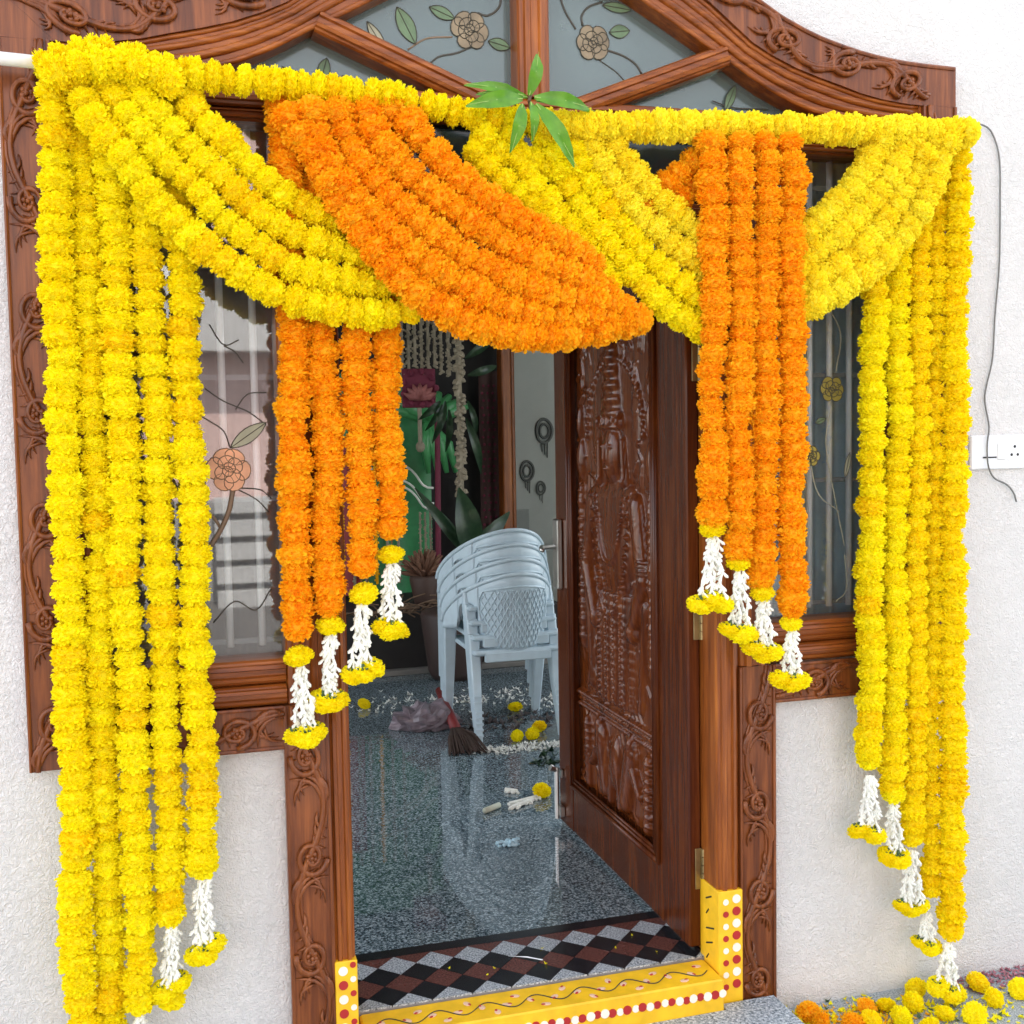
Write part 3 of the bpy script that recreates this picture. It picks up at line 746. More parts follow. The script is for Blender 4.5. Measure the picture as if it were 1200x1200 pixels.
# ------------------------------------------------------------------ marigolds
def marigold_mesh(name, seed, mat, n=330, hgt=.86):
    rnd = random.Random(seed); vs = []; fs = []
    for k in range(n):
        z = 1-2*(k+.5)/n; ph = k*2.39996+rnd.uniform(-.25, .25); z = max(-1, min(1, z+rnd.uniform(-.05, .05))); r = math.sqrt(max(0, 1-z*z))
        d = Vector((r*cos(ph), r*sin(ph), z))
        t = Vector((-sin(ph), cos(ph), 0)); b = d.cross(t)
        ro = rnd.gauss(0, .55); T = t*cos(ro)+b*sin(ro); B = d.cross(T)
        ln = rnd.uniform(.86, 1.08); w = rnd.uniform(.10, .165); cv = rnd.uniform(-.13, .13)
        def P(a, l, c): q = d*l+T*a+B*c; return (q.x, q.y, q.z*hgt)
        o = len(vs)
        vs += [P(-.05, .42, 0), P(.05, .42, 0), P(-w*.75, ln*.80, cv*.4), P(0, ln*.82, cv*.4+.05), P(w*.75, ln*.80, cv*.4),
               P(-w, ln*.94, cv+rnd.uniform(-.06, .06)), P(-w*.35, ln*1.0, cv+.06+rnd.uniform(-.05, .05)), P(w*.35, ln*.985, cv+.05+rnd.uniform(-.05, .05)), P(w, ln*.93, cv+rnd.uniform(-.06, .06))]
        fs += [(o, o+1, o+3), (o, o+3, o+2), (o+1, o+4, o+3), (o+2, o+3, o+6, o+5), (o+3, o+7, o+6), (o+3, o+4, o+8, o+7)]
    g = G().ell((0, 0, 0), .78, .78, .78*hgt, 10, 6); o = len(vs); vs += g.v; fs += [tuple(i+o for i in f) for f in g.f]
    me = bpy.data.meshes.new(name); me.from_pydata(vs, [], fs); me.update(); me.materials.append(mat); return me
FLOWERS = {}
for key, mt in (('y', YEL), ('d', YEL2), ('p', YELP), ('o', ORA)):
    FLOWERS[key] = [marigold_mesh('marigold_flower', 10*i+len(key)+ord(key), mt) for i in range(6)]
cxm = G()
for k in range(7):
    a = 2*pi*k/7; cxm.tube([(0, 0, .55), (.30*cos(a), .30*sin(a), .45), (.50*cos(a), .50*sin(a), .62+.1*(k % 2))], [.10, .14, .03], 5)
cxm.tube([(0, 0, .9), (0, 0, .4)], [.10, .20], 6)
CALYXM = finish_mesh('calyx', cxm.v, cxm.f, CALYX, True)
FR = random.Random(21)
def flower(parent, key, p, axis, R, hs=1.0, name='marigold_flower'):
    q = Vector(axis).to_track_quat('Z', 'Y').to_matrix().to_4x4()
    s = R*FR.uniform(.88, 1.10)
    M = Matrix.Translation(p) @ q @ Matrix.Rotation(FR.uniform(0, 6.28), 4, 'Z') @ Matrix.Rotation(FR.gauss(0, .17), 4, 'X') @ Matrix.Diagonal((s, s, s*hs*FR.uniform(.92, 1.1), 1))
    return inst(name, FR.choice(FLOWERS[key]), parent, M)
def tassel(root, top, bottoms, R, keyb='y', n=4):
    rt = Vector(top); bc = sum((Vector(b) for b in bottoms), Vector())/len(bottoms)
    bottoms = [tuple(bc+(Vector(b)-bc)*.80) for b in bottoms]
    if len(bottoms) == 2: bottoms = bottoms+[tuple(bc+Vector((0, -.018, -.004)))]
    for i in range(n):
        bt = bc + (Vector(bottoms[0])-bc)*(1-2*i/(n-1))*.92*(-1 if bottoms[0][0] > bc.x else 1) + Vector((FR.uniform(-.004, .004), -.012*(i % 2), .016))
        g = G(); m = 11; L_ = (bt-rt).length
        st = rt + Vector((.004*(i-1.5), -.004*(i % 2), .004))
        mid = [st.lerp(bt, k/m)+Vector((.0035*sin(k*1.3+i*2), .003*cos(k+i), 0)) for k in range(m+1)]
        g.tube(mid, .0035, 5)
        for k in range(m):
            for q in range(3):
                a = FR.uniform(0, 6.28); base = mid[k].lerp(mid[k+1], FR.random()); out = Vector((cos(a), sin(a)*.8, -.75-FR.random()*.9)).normalized()
                l = L_*.12*FR.uniform(.7, 1.2)+.003
                g.tube([base, base+out*l*.45, base+out*l*.8, base+out*l], [.0018, .0032, .0042, .0010], 5)
        obj('tuberose_string', g, BUD, root)
    for b in bottoms:
        f = flower(root, keyb, Vector(b), (FR.gauss(0, .2), FR.gauss(0, .15)-.25, 1), R*.84, .74, 'pendant_marigold')
        c = inst('calyx', CALYXM, root, Matrix.Translation(b) @ Matrix.Diagonal((R*.85, R*.85, R*.72, 1)))
def strand(label, group, pts, key, R, pitch, cap_=None, tas=None, hs=1.0, cat='flower garland'):
    root = thing('marigold_strand', label, cat, pts[0], group)
    path = catmull(pts, pitch)
    a1, a2, f1 = FR.uniform(0, 6), FR.uniform(0, 6), FR.uniform(9, 15)
    path = [p+Vector((.0035*sin(i*pitch*f1+a1), .003*sin(i*pitch*f1*1.3+a2), 0)) for i, p in enumerate(path)]
    obj('thread', G().tube(path[::2] if len(path) > 4 else path, .002, 4), THREAD, root)
    if cap_ and (Vector(cap_)-path[-1]).length < R*.75: path = path[:-1]
    m = len(path)
    for i, p in enumerate(path):
        ax = (path[min(i+1, m-1)]-path[max(i-1, 0)]).normalized()
        if i % 2: ax = -ax
        k = key
        if key == 'y' and FR.random() < .12: k = 'd'
        flower(root, k, p+Vector((FR.gauss(0, .0025), FR.gauss(0, .003), 0)), ax, R, hs)
    if cap_: flower(root, 'y', Vector(cap_), (0, 0, 1), R*.86, .8, 'cap_marigold')
    if tas: tassel(root, tas[0], tas[1], R*tas[2])
    return root
STRANDS = [
 ('outermost left yellow marigold strand, running off the bottom of the picture', 'yellow strands hanging down the left side', [(-0.2081, -0.1, 2.2906), (-0.2133, -0.1, 2.0048), (-0.2172, -0.1, 1.7461), (-0.2167, -0.1, 1.5136), (-0.2226, -0.1, 1.1587), (-0.2239, -0.1, 0.917), (-0.2284, -0.1, 0.6744), (-0.2328, -0.1, 0.4344), (-0.2358, -0.1, 0.229)], 'y', 0.0375, 0.044, None, None, 1.0),
 ('second yellow marigold strand from the left, set slightly back and also running off the bottom', 'yellow strands hanging down the left side', [(-0.1615, -0.082, 2.277), (-0.1621, -0.082, 2.01), (-0.1574, -0.082, 1.7478), (-0.1582, -0.082, 1.512), (-0.1653, -0.082, 1.152), (-0.1665, -0.082, 0.9014), (-0.1705, -0.082, 0.6608), (-0.1695, -0.082, 0.4165), (-0.1704, -0.082, 0.2076)], 'y', 0.0355, 0.041, None, None, 1.0),
 ('middle of the five left yellow marigold strands, its tassel cut by the bottom edge', 'yellow strands hanging down the left side', [(-0.1045, -0.1, 2.2757), (-0.1047, -0.1, 2.0088), (-0.0996, -0.1, 1.7467), (-0.1017, -0.1, 1.511), (-0.1083, -0.1, 1.1512), (-0.1039, -0.1, 0.9001), (-0.1076, -0.1, 0.6594), (-0.1099, -0.1, 0.4533), (-0.1129, -0.1, 0.3251)], 'y', 0.0365, 0.044, None, ((-0.1155, -0.1, 0.3027), [(-0.1327, -0.104, 0.2127), (-0.1063, -0.104, 0.2157)], 1.0), 1.0),
 ('fourth yellow marigold strand from the left, its white tassel nearly touching the bottom edge', 'yellow strands hanging down the left side', [(-0.0449, -0.096, 2.2723), (-0.0397, -0.096, 2.0468), (-0.037, -0.096, 1.7473), (-0.0336, -0.096, 1.5093), (-0.0379, -0.096, 1.1459), (-0.0364, -0.096, 0.8926), (-0.0397, -0.096, 0.6495), (-0.0425, -0.096, 0.5213)], 'y', 0.0365, 0.044, None, ((-0.0414, -0.096, 0.5022), [(-0.0663, -0.1, 0.348), (-0.0282, -0.1, 0.3705), (-0.0494, -0.1, 0.3261)], 1.0), 1.0),
 ('fifth and shortest of the left yellow marigold strands, beside the left window', 'yellow strands hanging down the left side', [(0.0123, -0.1, 2.2663), (0.0204, -0.1, 2.0133), (0.0286, -0.1, 1.8543), (0.0306, -0.1, 1.7115), (0.0323, -0.1, 1.5079), (0.0303, -0.1, 1.142), (0.0287, -0.1, 0.8874), (0.0283, -0.1, 0.7182), (0.0267, -0.1, 0.6161)], 'y', 0.0365, 0.044, None, ((0.026, -0.1, 0.5972), [(0.0036, -0.104, 0.4152), (0.0459, -0.104, 0.4434)], 1.0), 1.0),
 ('uppermost of the four yellow swag strands curving from the top left corner', 'yellow swags sweeping from the top left corner', [(0.0265, -0.115, 2.2854), (0.0472, -0.125, 2.2494), (0.0726, -0.135, 2.1999), (0.1173, -0.14, 2.1631), (0.1727, -0.14, 2.1083), (0.2413, -0.14, 2.0513), (0.302, -0.135, 2.0261), (0.3628, -0.125, 2.0048), (0.4404, -0.1, 1.9694)], 'y', 0.036, 0.04, None, None, 1.0),
 ('second yellow swag strand from the top, curving from the top left corner', 'yellow swags sweeping from the top left corner', [(-0.0632, -0.115, 2.3031), (-0.046, -0.13, 2.2624), (-0.0145, -0.14, 2.2106), (0.0273, -0.148, 2.1648), (0.0678, -0.148, 2.1188), (0.1142, -0.148, 2.0759), (0.1594, -0.148, 2.0324), (0.228, -0.148, 1.9872), (0.2988, -0.145, 1.9561), (0.3589, -0.14, 1.9406), (0.421, -0.13, 1.9237), (0.5033, -0.11, 1.8951)], 'y', 0.036, 0.04, None, None, 1.0),
 ('third yellow swag strand from the top, ending behind the orange sash', 'yellow swags sweeping from the top left corner', [(-0.1154, -0.12, 2.3046), (-0.1001, -0.135, 2.2574), (-0.0739, -0.145, 2.2056), (-0.0377, -0.155, 2.1544), (0.0052, -0.155, 2.1072), (0.0571, -0.155, 2.0546), (0.1112, -0.155, 1.9943), (0.1787, -0.155, 1.9421), (0.2478, -0.155, 1.8997), (0.3558, -0.15, 1.8758), (0.4171, -0.145, 1.8667), (0.4826, -0.135, 1.8692), (0.5419, -0.115, 1.8616)], 'y', 0.036, 0.04, None, None, 1.0),
 ('lowest of the four yellow swag strands, its belly crossing the left window top', 'yellow swags sweeping from the top left corner', [(-0.1691, -0.12, 2.2974), (-0.1523, -0.135, 2.2472), (-0.128, -0.15, 2.1842), (-0.0844, -0.16, 2.1253), (-0.0459, -0.16, 2.0629), (-0.0066, -0.16, 2.0064), (0.0535, -0.16, 1.9534), (0.12, -0.16, 1.903), (0.1983, -0.16, 1.8536), (0.2808, -0.16, 1.8247), (0.3534, -0.155, 1.8118), (0.4146, -0.15, 1.8022), (0.4802, -0.14, 1.8113), (0.5518, -0.12, 1.8368)], 'y', 0.037, 0.041, None, None, 1.0),
 ('leftmost and longest orange strand left of the door, beside the window glass', 'orange strands hanging left of the door', [(0.2526, -0.1, 2.2465), (0.2506, -0.1, 2.0578), (0.2521, -0.1, 1.8034), (0.253, -0.1, 1.7117), (0.2506, -0.1, 1.5029), (0.2478, -0.1, 1.2843), (0.2437, -0.1, 1.0806)], 'o', 0.0385, 0.04, (0.2468, -0.1, 1.0595), ((0.2498, -0.1, 1.0345), [(0.2319, -0.104, 0.8824), (0.2789, -0.104, 0.8914)], 1.0), 1.0),
 ('second orange strand from the left beside the door, with a short cap of yellow', 'orange strands hanging left of the door', [(0.3185, -0.095, 2.2519), (0.3168, -0.095, 2.0615), (0.3207, -0.095, 1.8047), (0.3221, -0.095, 1.6563), (0.3199, -0.095, 1.3751), (0.3172, -0.095, 1.1434)], 'o', 0.0375, 0.04, (0.3185, -0.095, 1.1223), ((0.3162, -0.095, 1.1052), [(0.2945, -0.099, 0.9542), (0.3306, -0.099, 0.9588)], 1.0), 1.0),
 ('third orange strand left of the door, its tassel ending in two marigolds over the doorway', 'orange strands hanging left of the door', [(0.3879, -0.1, 2.2549), (0.3892, -0.1, 2.0267), (0.3937, -0.1, 1.7678), (0.392, -0.1, 1.5619), (0.3928, -0.1, 1.3727), (0.3924, -0.1, 1.2123)], 'o', 0.037, 0.04, (0.3937, -0.1, 1.1893), ((0.3895, -0.1, 1.1722), [(0.3597, -0.104, 1.0076), (0.41, -0.104, 1.025)], 1.0), 1.0),
 ('shortest orange strand left of the door, edging the dark doorway', 'orange strands hanging left of the door', [(0.4561, -0.095, 2.2605), (0.4579, -0.095, 2.0301), (0.459, -0.095, 1.7687), (0.4587, -0.095, 1.5988), (0.4588, -0.095, 1.3699), (0.4589, -0.095, 1.293)], 'o', 0.037, 0.04, (0.4584, -0.095, 1.2737), ((0.458, -0.095, 1.2583), [(0.4324, -0.099, 1.1154), (0.4749, -0.099, 1.1029)], 1.0), 1.0),
 ('uppermost orange strand of the diagonal sash', 'orange strands of the diagonal sash', [(0.4832, -0.13, 2.2436), (0.5174, -0.1434, 2.2131), (0.5456, -0.1569, 2.1678), (0.5813, -0.1703, 2.1247), (0.6284, -0.1838, 2.0803), (0.6908, -0.185, 2.0405), (0.7545, -0.185, 2.0022), (0.8253, -0.1733, 1.9709), (0.8875, -0.1567, 1.943), (0.9284, -0.14, 1.9215)], 'o', 0.04, 0.041, None, None, 1.0),
 ('second orange strand from the top of the diagonal sash', 'orange strands of the diagonal sash', [(0.4228, -0.134, 2.2353), (0.4556, -0.1474, 2.1617), (0.5076, -0.1609, 2.1051), (0.56, -0.1743, 2.0575), (0.6261, -0.1878, 2.0137), (0.6883, -0.189, 1.9698), (0.76, -0.189, 1.9329), (0.8294, -0.1763, 1.9084), (0.9026, -0.1581, 1.8858), (0.961, -0.14, 1.864)], 'o', 0.04, 0.041, None, None, 1.0),
 ('middle orange strand of the diagonal sash', 'orange strands of the diagonal sash', [(0.3634, -0.138, 2.2306), (0.3992, -0.1501, 2.1348), (0.4379, -0.1622, 2.0729), (0.4972, -0.1743, 2.017), (0.5608, -0.1864, 1.9627), (0.6229, -0.193, 1.9232), (0.6993, -0.193, 1.892), (0.7772, -0.193, 1.8582), (0.863, -0.1753, 1.841), (0.9435, -0.1577, 1.8365), (0.9984, -0.14, 1.8197)], 'o', 0.04, 0.041, None, None, 1.0),
 ('fourth orange strand from the top of the diagonal sash', 'orange strands of the diagonal sash', [(0.305, -0.142, 2.226), (0.3264, -0.153, 2.1394), (0.3593, -0.164, 2.0781), (0.4054, -0.175, 2.0314), (0.4498, -0.186, 1.9827), (0.5089, -0.197, 1.9197), (0.5829, -0.197, 1.8761), (0.6584, -0.197, 1.8372), (0.7372, -0.1918, 1.8092), (0.8343, -0.1745, 1.7989), (0.9369, -0.1573, 1.8036), (1.0407, -0.14, 1.7986)], 'o', 0.04, 0.041, None, None, 1.0),
 ('lowest orange strand of the diagonal sash, hanging over the doorway', 'orange strands of the diagonal sash', [(0.2491, -0.146, 2.211), (0.3045, -0.157, 2.1409), (0.3439, -0.168, 2.0624), (0.3821, -0.179, 1.9977), (0.4242, -0.19, 1.9401), (0.4812, -0.201, 1.8771), (0.5525, -0.201, 1.8205), (0.6351, -0.201, 1.7794), (0.7215, -0.1955, 1.7602), (0.8268, -0.177, 1.7587), (0.9319, -0.1585, 1.7725), (1.0109, -0.14, 1.7944)], 'o', 0.04, 0.041, None, None, 1.0),
 ('uppermost yellow strand of the middle swag, meeting the right orange curtain', 'yellow strands of the middle swag', [(0.9761, -0.135, 2.2341), (1.0007, -0.135, 2.1874), (1.0297, -0.135, 2.1445), (1.0697, -0.135, 2.1036), (1.1187, -0.135, 2.0625), (1.1728, -0.135, 2.0231), (1.232, -0.135, 1.9813)], 'p', 0.036, 0.04, None, None, 1.0),
 ('second yellow strand of the middle swag from the top', 'yellow strands of the middle swag', [(0.9186, -0.133, 2.2275), (0.9448, -0.133, 2.1755), (0.9755, -0.133, 2.127), (1.0275, -0.133, 2.0692), (1.0868, -0.133, 2.0147), (1.1622, -0.133, 1.9558), (1.2325, -0.133, 1.9117)], 'p', 0.036, 0.04, None, None, 1.0),
 ('third yellow strand of the middle swag from the top', 'yellow strands of the middle swag', [(0.8699, -0.131, 2.2196), (0.8978, -0.131, 2.164), (0.9343, -0.131, 2.1082), (0.9754, -0.131, 2.0559), (1.0275, -0.131, 1.9975), (1.0869, -0.131, 1.9384), (1.1624, -0.131, 1.8726), (1.2329, -0.131, 1.8277)], 'y', 0.036, 0.04, None, None, 1.0),
 ('lowest long yellow strand of the middle swag, bending under beside the orange sash tip', 'yellow strands of the middle swag', [(0.8297, -0.129, 2.2084), (0.8533, -0.129, 2.1565), (0.8833, -0.129, 2.1064), (0.9258, -0.129, 2.0429), (0.971, -0.129, 1.9824), (1.0211, -0.129, 1.9213), (1.0762, -0.129, 1.8634), (1.1366, -0.129, 1.8167), (1.2113, -0.129, 1.7793)], 'y', 0.036, 0.04, None, None, 1.0),
 ('short yellow strand under the mango leaves, slipping behind the orange sash', 'yellow strands of the middle swag', [(0.7465, -0.125, 2.2048), (0.7655, -0.125, 2.1493), (0.7969, -0.125, 2.1016), (0.8409, -0.125, 2.0577), (0.8853, -0.125, 2.0056), (0.9343, -0.125, 1.9451), (0.9818, -0.125, 1.8779)], 'y', 0.035, 0.04, None, None, 1.0),
 ('leftmost short yellow strand under the mango leaves, edging the orange sash', 'yellow strands of the middle swag', [(0.6949, -0.125, 2.202), (0.6746, -0.125, 2.171), (0.7052, -0.125, 2.1239), (0.7562, -0.125, 2.0771), (0.812, -0.125, 2.0375), (0.8685, -0.125, 1.9858), (0.9194, -0.125, 1.9253)], 'y', 0.035, 0.04, None, None, 1.0),
 ('short bunched yellow strand lying level just below the mango sprig', 'yellow strands of the middle swag', [(0.6841, -0.12, 2.1877), (0.7274, -0.12, 2.1712), (0.7752, -0.12, 2.1623), (0.8236, -0.12, 2.1495), (0.8683, -0.12, 2.1287)], 'y', 0.036, 0.038, None, None, 1.0),
 ('leftmost and shortest orange strand right of the door, beside the open door edge', 'orange strands hanging right of the door', [(1.218, -0.175, 2.2029), (1.2207, -0.175, 1.9451), (1.2194, -0.175, 1.7476), (1.2159, -0.175, 1.5482), (1.2124, -0.175, 1.3409)], 'o', 0.0375, 0.04, (1.2144, -0.175, 1.3064), ((1.2164, -0.175, 1.2861), [(1.1735, -0.179, 1.1283), (1.2403, -0.179, 1.1284), (1.2068, -0.179, 1.1406)], 1.0), 1.0),
 ('second orange strand from the left in the right orange curtain', 'orange strands hanging right of the door', [(1.2904, -0.179, 2.2058), (1.2891, -0.179, 1.9463), (1.286, -0.179, 1.7476), (1.2825, -0.179, 1.4805), (1.2791, -0.179, 1.251)], 'o', 0.0375, 0.04, (1.279, -0.179, 1.2224), ((1.2811, -0.179, 1.2059), [(1.2491, -0.183, 1.0649), (1.3078, -0.183, 1.0548)], 1.0), 1.0),
 ('third orange strand from the left in the right orange curtain', 'orange strands hanging right of the door', [(1.357, -0.175, 2.2103), (1.3561, -0.175, 1.9487), (1.3555, -0.175, 1.7483), (1.3524, -0.175, 1.4788), (1.3468, -0.175, 1.1855)], 'o', 0.0375, 0.04, (1.3467, -0.175, 1.1463), ((1.3444, -0.175, 1.1298), [(1.312, -0.179, 1.0186), (1.3717, -0.179, 1.0039), (1.3417, -0.179, 0.9957)], 1.0), 1.0),
 ('rightmost and longest orange strand of the right curtain, beside the right window', 'orange strands hanging right of the door', [(1.4178, -0.179, 2.2125), (1.4219, -0.179, 1.9498), (1.4238, -0.179, 1.7483), (1.4234, -0.179, 1.4773), (1.4229, -0.179, 1.107)], 'o', 0.0375, 0.04, (1.4205, -0.179, 1.0695), ((1.4205, -0.179, 1.0528), [(1.3877, -0.183, 0.9345), (1.4437, -0.183, 0.928)], 1.0), 1.0),
 ('short orange strand slanting behind the right orange curtain, upper one', 'orange strands slanting behind the right curtain', [(1.2568, -0.115, 2.2114), (1.1988, -0.115, 2.1727), (1.1502, -0.115, 2.1348), (1.1062, -0.115, 2.0935), (1.0669, -0.115, 2.0486)], 'o', 0.036, 0.038, None, None, 1.0),
 ('short orange strand slanting behind the right orange curtain, lower one', 'orange strands slanting behind the right curtain', [(1.2861, -0.11, 2.1881), (1.2298, -0.11, 2.1455), (1.1807, -0.11, 2.0975), (1.1407, -0.11, 2.0483)], 'o', 0.034, 0.038, None, None, 1.0),
 ('uppermost yellow swag strand curving down from the top right corner', 'yellow swags sweeping from the top right corner', [(1.6915, -0.135, 2.2439), (1.6531, -0.135, 2.1759), (1.6053, -0.135, 2.1181), (1.5483, -0.135, 2.0584), (1.4849, -0.135, 2.0091), (1.4128, -0.135, 1.9663)], 'p', 0.04, 0.038, None, None, 1.0),
 ('second yellow swag strand from the top at the top right corner', 'yellow swags sweeping from the top right corner', [(1.7675, -0.138, 2.2473), (1.7141, -0.138, 2.1616), (1.661, -0.138, 2.093), (1.594, -0.138, 2.0285), (1.5229, -0.138, 1.9749), (1.4713, -0.138, 1.9408), (1.4064, -0.138, 1.9047)], 'p', 0.04, 0.038, None, None, 1.0),
 ('third yellow swag strand from the top at the top right corner', 'yellow swags sweeping from the top right corner', [(1.8296, -0.141, 2.2499), (1.7734, -0.141, 2.1427), (1.7174, -0.141, 2.0675), (1.6569, -0.141, 2.001), (1.5922, -0.141, 1.9475), (1.5211, -0.141, 1.9046), (1.4323, -0.141, 1.864)], 'p', 0.04, 0.038, None, None, 1.0),
 ('lowest yellow swag strand of the top right corner, over the right window', 'yellow swags sweeping from the top right corner', [(1.8774, -0.144, 2.2455), (1.8185, -0.144, 2.1126), (1.7596, -0.144, 2.0246), (1.6866, -0.144, 1.9556), (1.6143, -0.144, 1.904), (1.5476, -0.144, 1.8635), (1.484, -0.144, 1.8337), (1.4258, -0.144, 1.8125)], 'p', 0.04, 0.038, None, None, 1.0),
 ('leftmost and shortest right-hand yellow strand, beside the right window', 'yellow strands hanging down the right side', [(1.7107, -0.1, 2.1801), (1.7042, -0.1, 1.9689), (1.7001, -0.1, 1.7559), (1.6961, -0.1, 1.4697), (1.695, -0.1, 1.1052), (1.6965, -0.1, 0.6829)], 'y', 0.037, 0.042, None, ((1.6941, -0.1, 0.6382), [(1.6539, -0.104, 0.5023), (1.7174, -0.104, 0.4835)], 1.0), 1.0),
 ('second right-hand yellow strand from the window', 'yellow strands hanging down the right side', [(1.7835, -0.095, 2.2057), (1.7798, -0.095, 1.9716), (1.7759, -0.095, 1.7567), (1.7728, -0.095, 1.4088), (1.7698, -0.095, 1.0111), (1.7668, -0.095, 0.5883)], 'y', 0.037, 0.042, None, ((1.7644, -0.095, 0.5591), [(1.7494, -0.099, 0.4187), (1.7908, -0.099, 0.4204)], 1.0), 1.0),
 ('middle right-hand yellow strand, with a thick white tassel', 'yellow strands hanging down the right side', [(1.84, -0.1, 2.218), (1.8392, -0.1, 1.9724), (1.8356, -0.1, 1.7566), (1.8329, -0.1, 1.4073), (1.8304, -0.1, 1.0078), (1.8315, -0.1, 0.4593)], 'd', 0.033, 0.042, None, ((1.8213, -0.1, 0.4239), [(1.7828, -0.104, 0.2858), (1.8534, -0.104, 0.276), (1.8194, -0.104, 0.2646)], 1.0), 1.0),
 ('thin fourth right-hand yellow strand, half hidden behind the outermost one', 'yellow strands hanging down the right side', [(1.8994, -0.085, 2.2244), (1.8963, -0.085, 1.9761), (1.8928, -0.085, 1.7581), (1.893, -0.085, 1.405), (1.891, -0.085, 1.0013), (1.8884, -0.085, 0.3078)], 'd', 0.031, 0.042, None, ((1.8782, -0.085, 0.2439), [(1.8493, -0.089, 0.1727), (1.9, -0.089, 0.1488)], 1.0), 1.0),
 ('outermost and longest right-hand yellow strand, its tassel touching the fallen flowers', 'yellow strands hanging down the right side', [(1.9414, -0.11, 2.2635), (1.939, -0.11, 1.9735), (1.9333, -0.11, 1.7563), (1.934, -0.11, 1.4047), (1.9351, -0.11, 1.0024), (1.9357, -0.11, 0.6388), (1.9372, -0.11, 0.1899)], 'd', 0.038, 0.042, None, ((1.9267, -0.11, 0.1634), [(1.89, -0.114, 0.0565), (1.9544, -0.114, 0.025)], 1.0), 1.0),
 ('left half of the horizontal yellow marigold rail along the arch', 'yellow rail garlands', [(-0.2155, -0.125, 2.2859), (-0.1843, -0.125, 2.3082), (-0.1438, -0.125, 2.3179), (-0.0951, -0.125, 2.3181), (-0.046, -0.125, 2.3116), (0.0035, -0.125, 2.298), (0.0878, -0.125, 2.2902), (0.1914, -0.125, 2.2851), (0.2799, -0.125, 2.2822), (0.3702, -0.125, 2.2775), (0.4624, -0.125, 2.2727), (0.5565, -0.125, 2.2604), (0.6526, -0.125, 2.2479), (0.7511, -0.125, 2.2407), (0.8315, -0.125, 2.2341)], 'y', 0.037, 0.03, None, None, 0.75),
 ('right half of the horizontal yellow marigold rail, level to the wire', 'yellow rail garlands', [(0.8248, -0.145, 2.2286), (0.9266, -0.145, 2.2307), (1.0732, -0.145, 2.239), (1.2464, -0.145, 2.2489), (1.3806, -0.145, 2.2526), (1.5419, -0.145, 2.2598), (1.7088, -0.145, 2.2671), (1.8564, -0.145, 2.2713), (1.9445, -0.145, 2.272)], 'p', 0.0385, 0.03, None, None, 0.75),
 ('short bunched yellow strand over the top left corner of the rail', 'yellow rail garlands', [(-0.1911, -0.155, 2.272), (-0.143, -0.155, 2.2853), (-0.0864, -0.155, 2.2927), (-0.0298, -0.155, 2.2833), (0.0275, -0.155, 2.267)], 'y', 0.038, 0.036, None, None, 1.0)]
for s in STRANDS: strand(*s)

# ------------------------------------------------------------------ mango leaf sprig on the rail
MIDRIB = plain('pale_leaf_midrib', (.30, .46, .10), .5)
sprig = thing('mango_leaf_sprig', 'sprig of fresh green mango leaves tied to the middle of the yellow rail garland', 'leaf sprig', (0.7829, -0.165, 2.2563))
def leaf_blade(g, a, b, w, droop=.012, n=9, fold=.25):
    a, b = Vector(a), Vector(b); d = b-a; side = Vector((-d.z, 0, d.x)).normalized(); out = Vector((0, -1, 0))
    vs = []; 
    for i in range(n+1):
        q = i/n; c = a+d*q+out*droop*sin(pi*q)*2-out*droop*q*1.5; ww = w*max(.03, sin(pi*min(1, q*.93+.05))**.85)*(1-.25*q)
        wv = .0018*sin(q*22)
        vs += [c-side*ww+out*(ww*fold+wv), c-side*ww*.5+out*ww*fold*.45, c, c+side*ww*.5+out*ww*fold*.45, c+side*ww+out*(ww*fold-wv)]
    fs = [(i*5+k, i*5+k+1, i*5+k+6, i*5+k+5) for i in range(n) for k in range(4)]
    g.add(vs, fs); return g
for a, b, w in (((0.7778, -0.17, 2.2842), (0.7966, -0.19, 2.3749), .017), ((0.764, -0.17, 2.2833), (0.6398, -0.15, 2.3082), .013), ((0.7588, -0.18, 2.2728), (0.6297, -0.2, 2.2482), .021), 
                ((0.7864, -0.18, 2.2782), (0.9184, -0.19, 2.2616), .019), ((0.7935, -0.17, 2.2741), (0.942, -0.16, 2.2636), .011), ((0.7555, -0.19, 2.2589), (0.7273, -0.2, 2.1543), .017),
                ((0.7751, -0.19, 2.2638), (0.7784, -0.2, 2.1808), .012), ((0.7869, -0.19, 2.2608), (0.8767, -0.2, 2.1304), .021), ((0.777, -0.16, 2.2832), (0.6691, -0.14, 2.2929), .012)):
    lf_ = obj('leaf', leaf_blade(G(), a, b, w), LEAF, sprig, smooth=True)
    obj('midrib', G().tube([Vector(a)+Vector((0, -.002, 0)), Vector(a).lerp(Vector(b), .5)+Vector((0, -.014, 0)), Vector(b)+Vector((0, .003, 0))], [.0016, .0012, .0004], 5), MIDRIB, lf_)
obj('stem', G().tube([(0.7845, -0.16, 2.2577), (0.7761, -0.175, 2.2716), (0.7834, -0.165, 2.2896)], .004, 6), plain('brown_twig', (.10, .06, .03), .7), sprig)

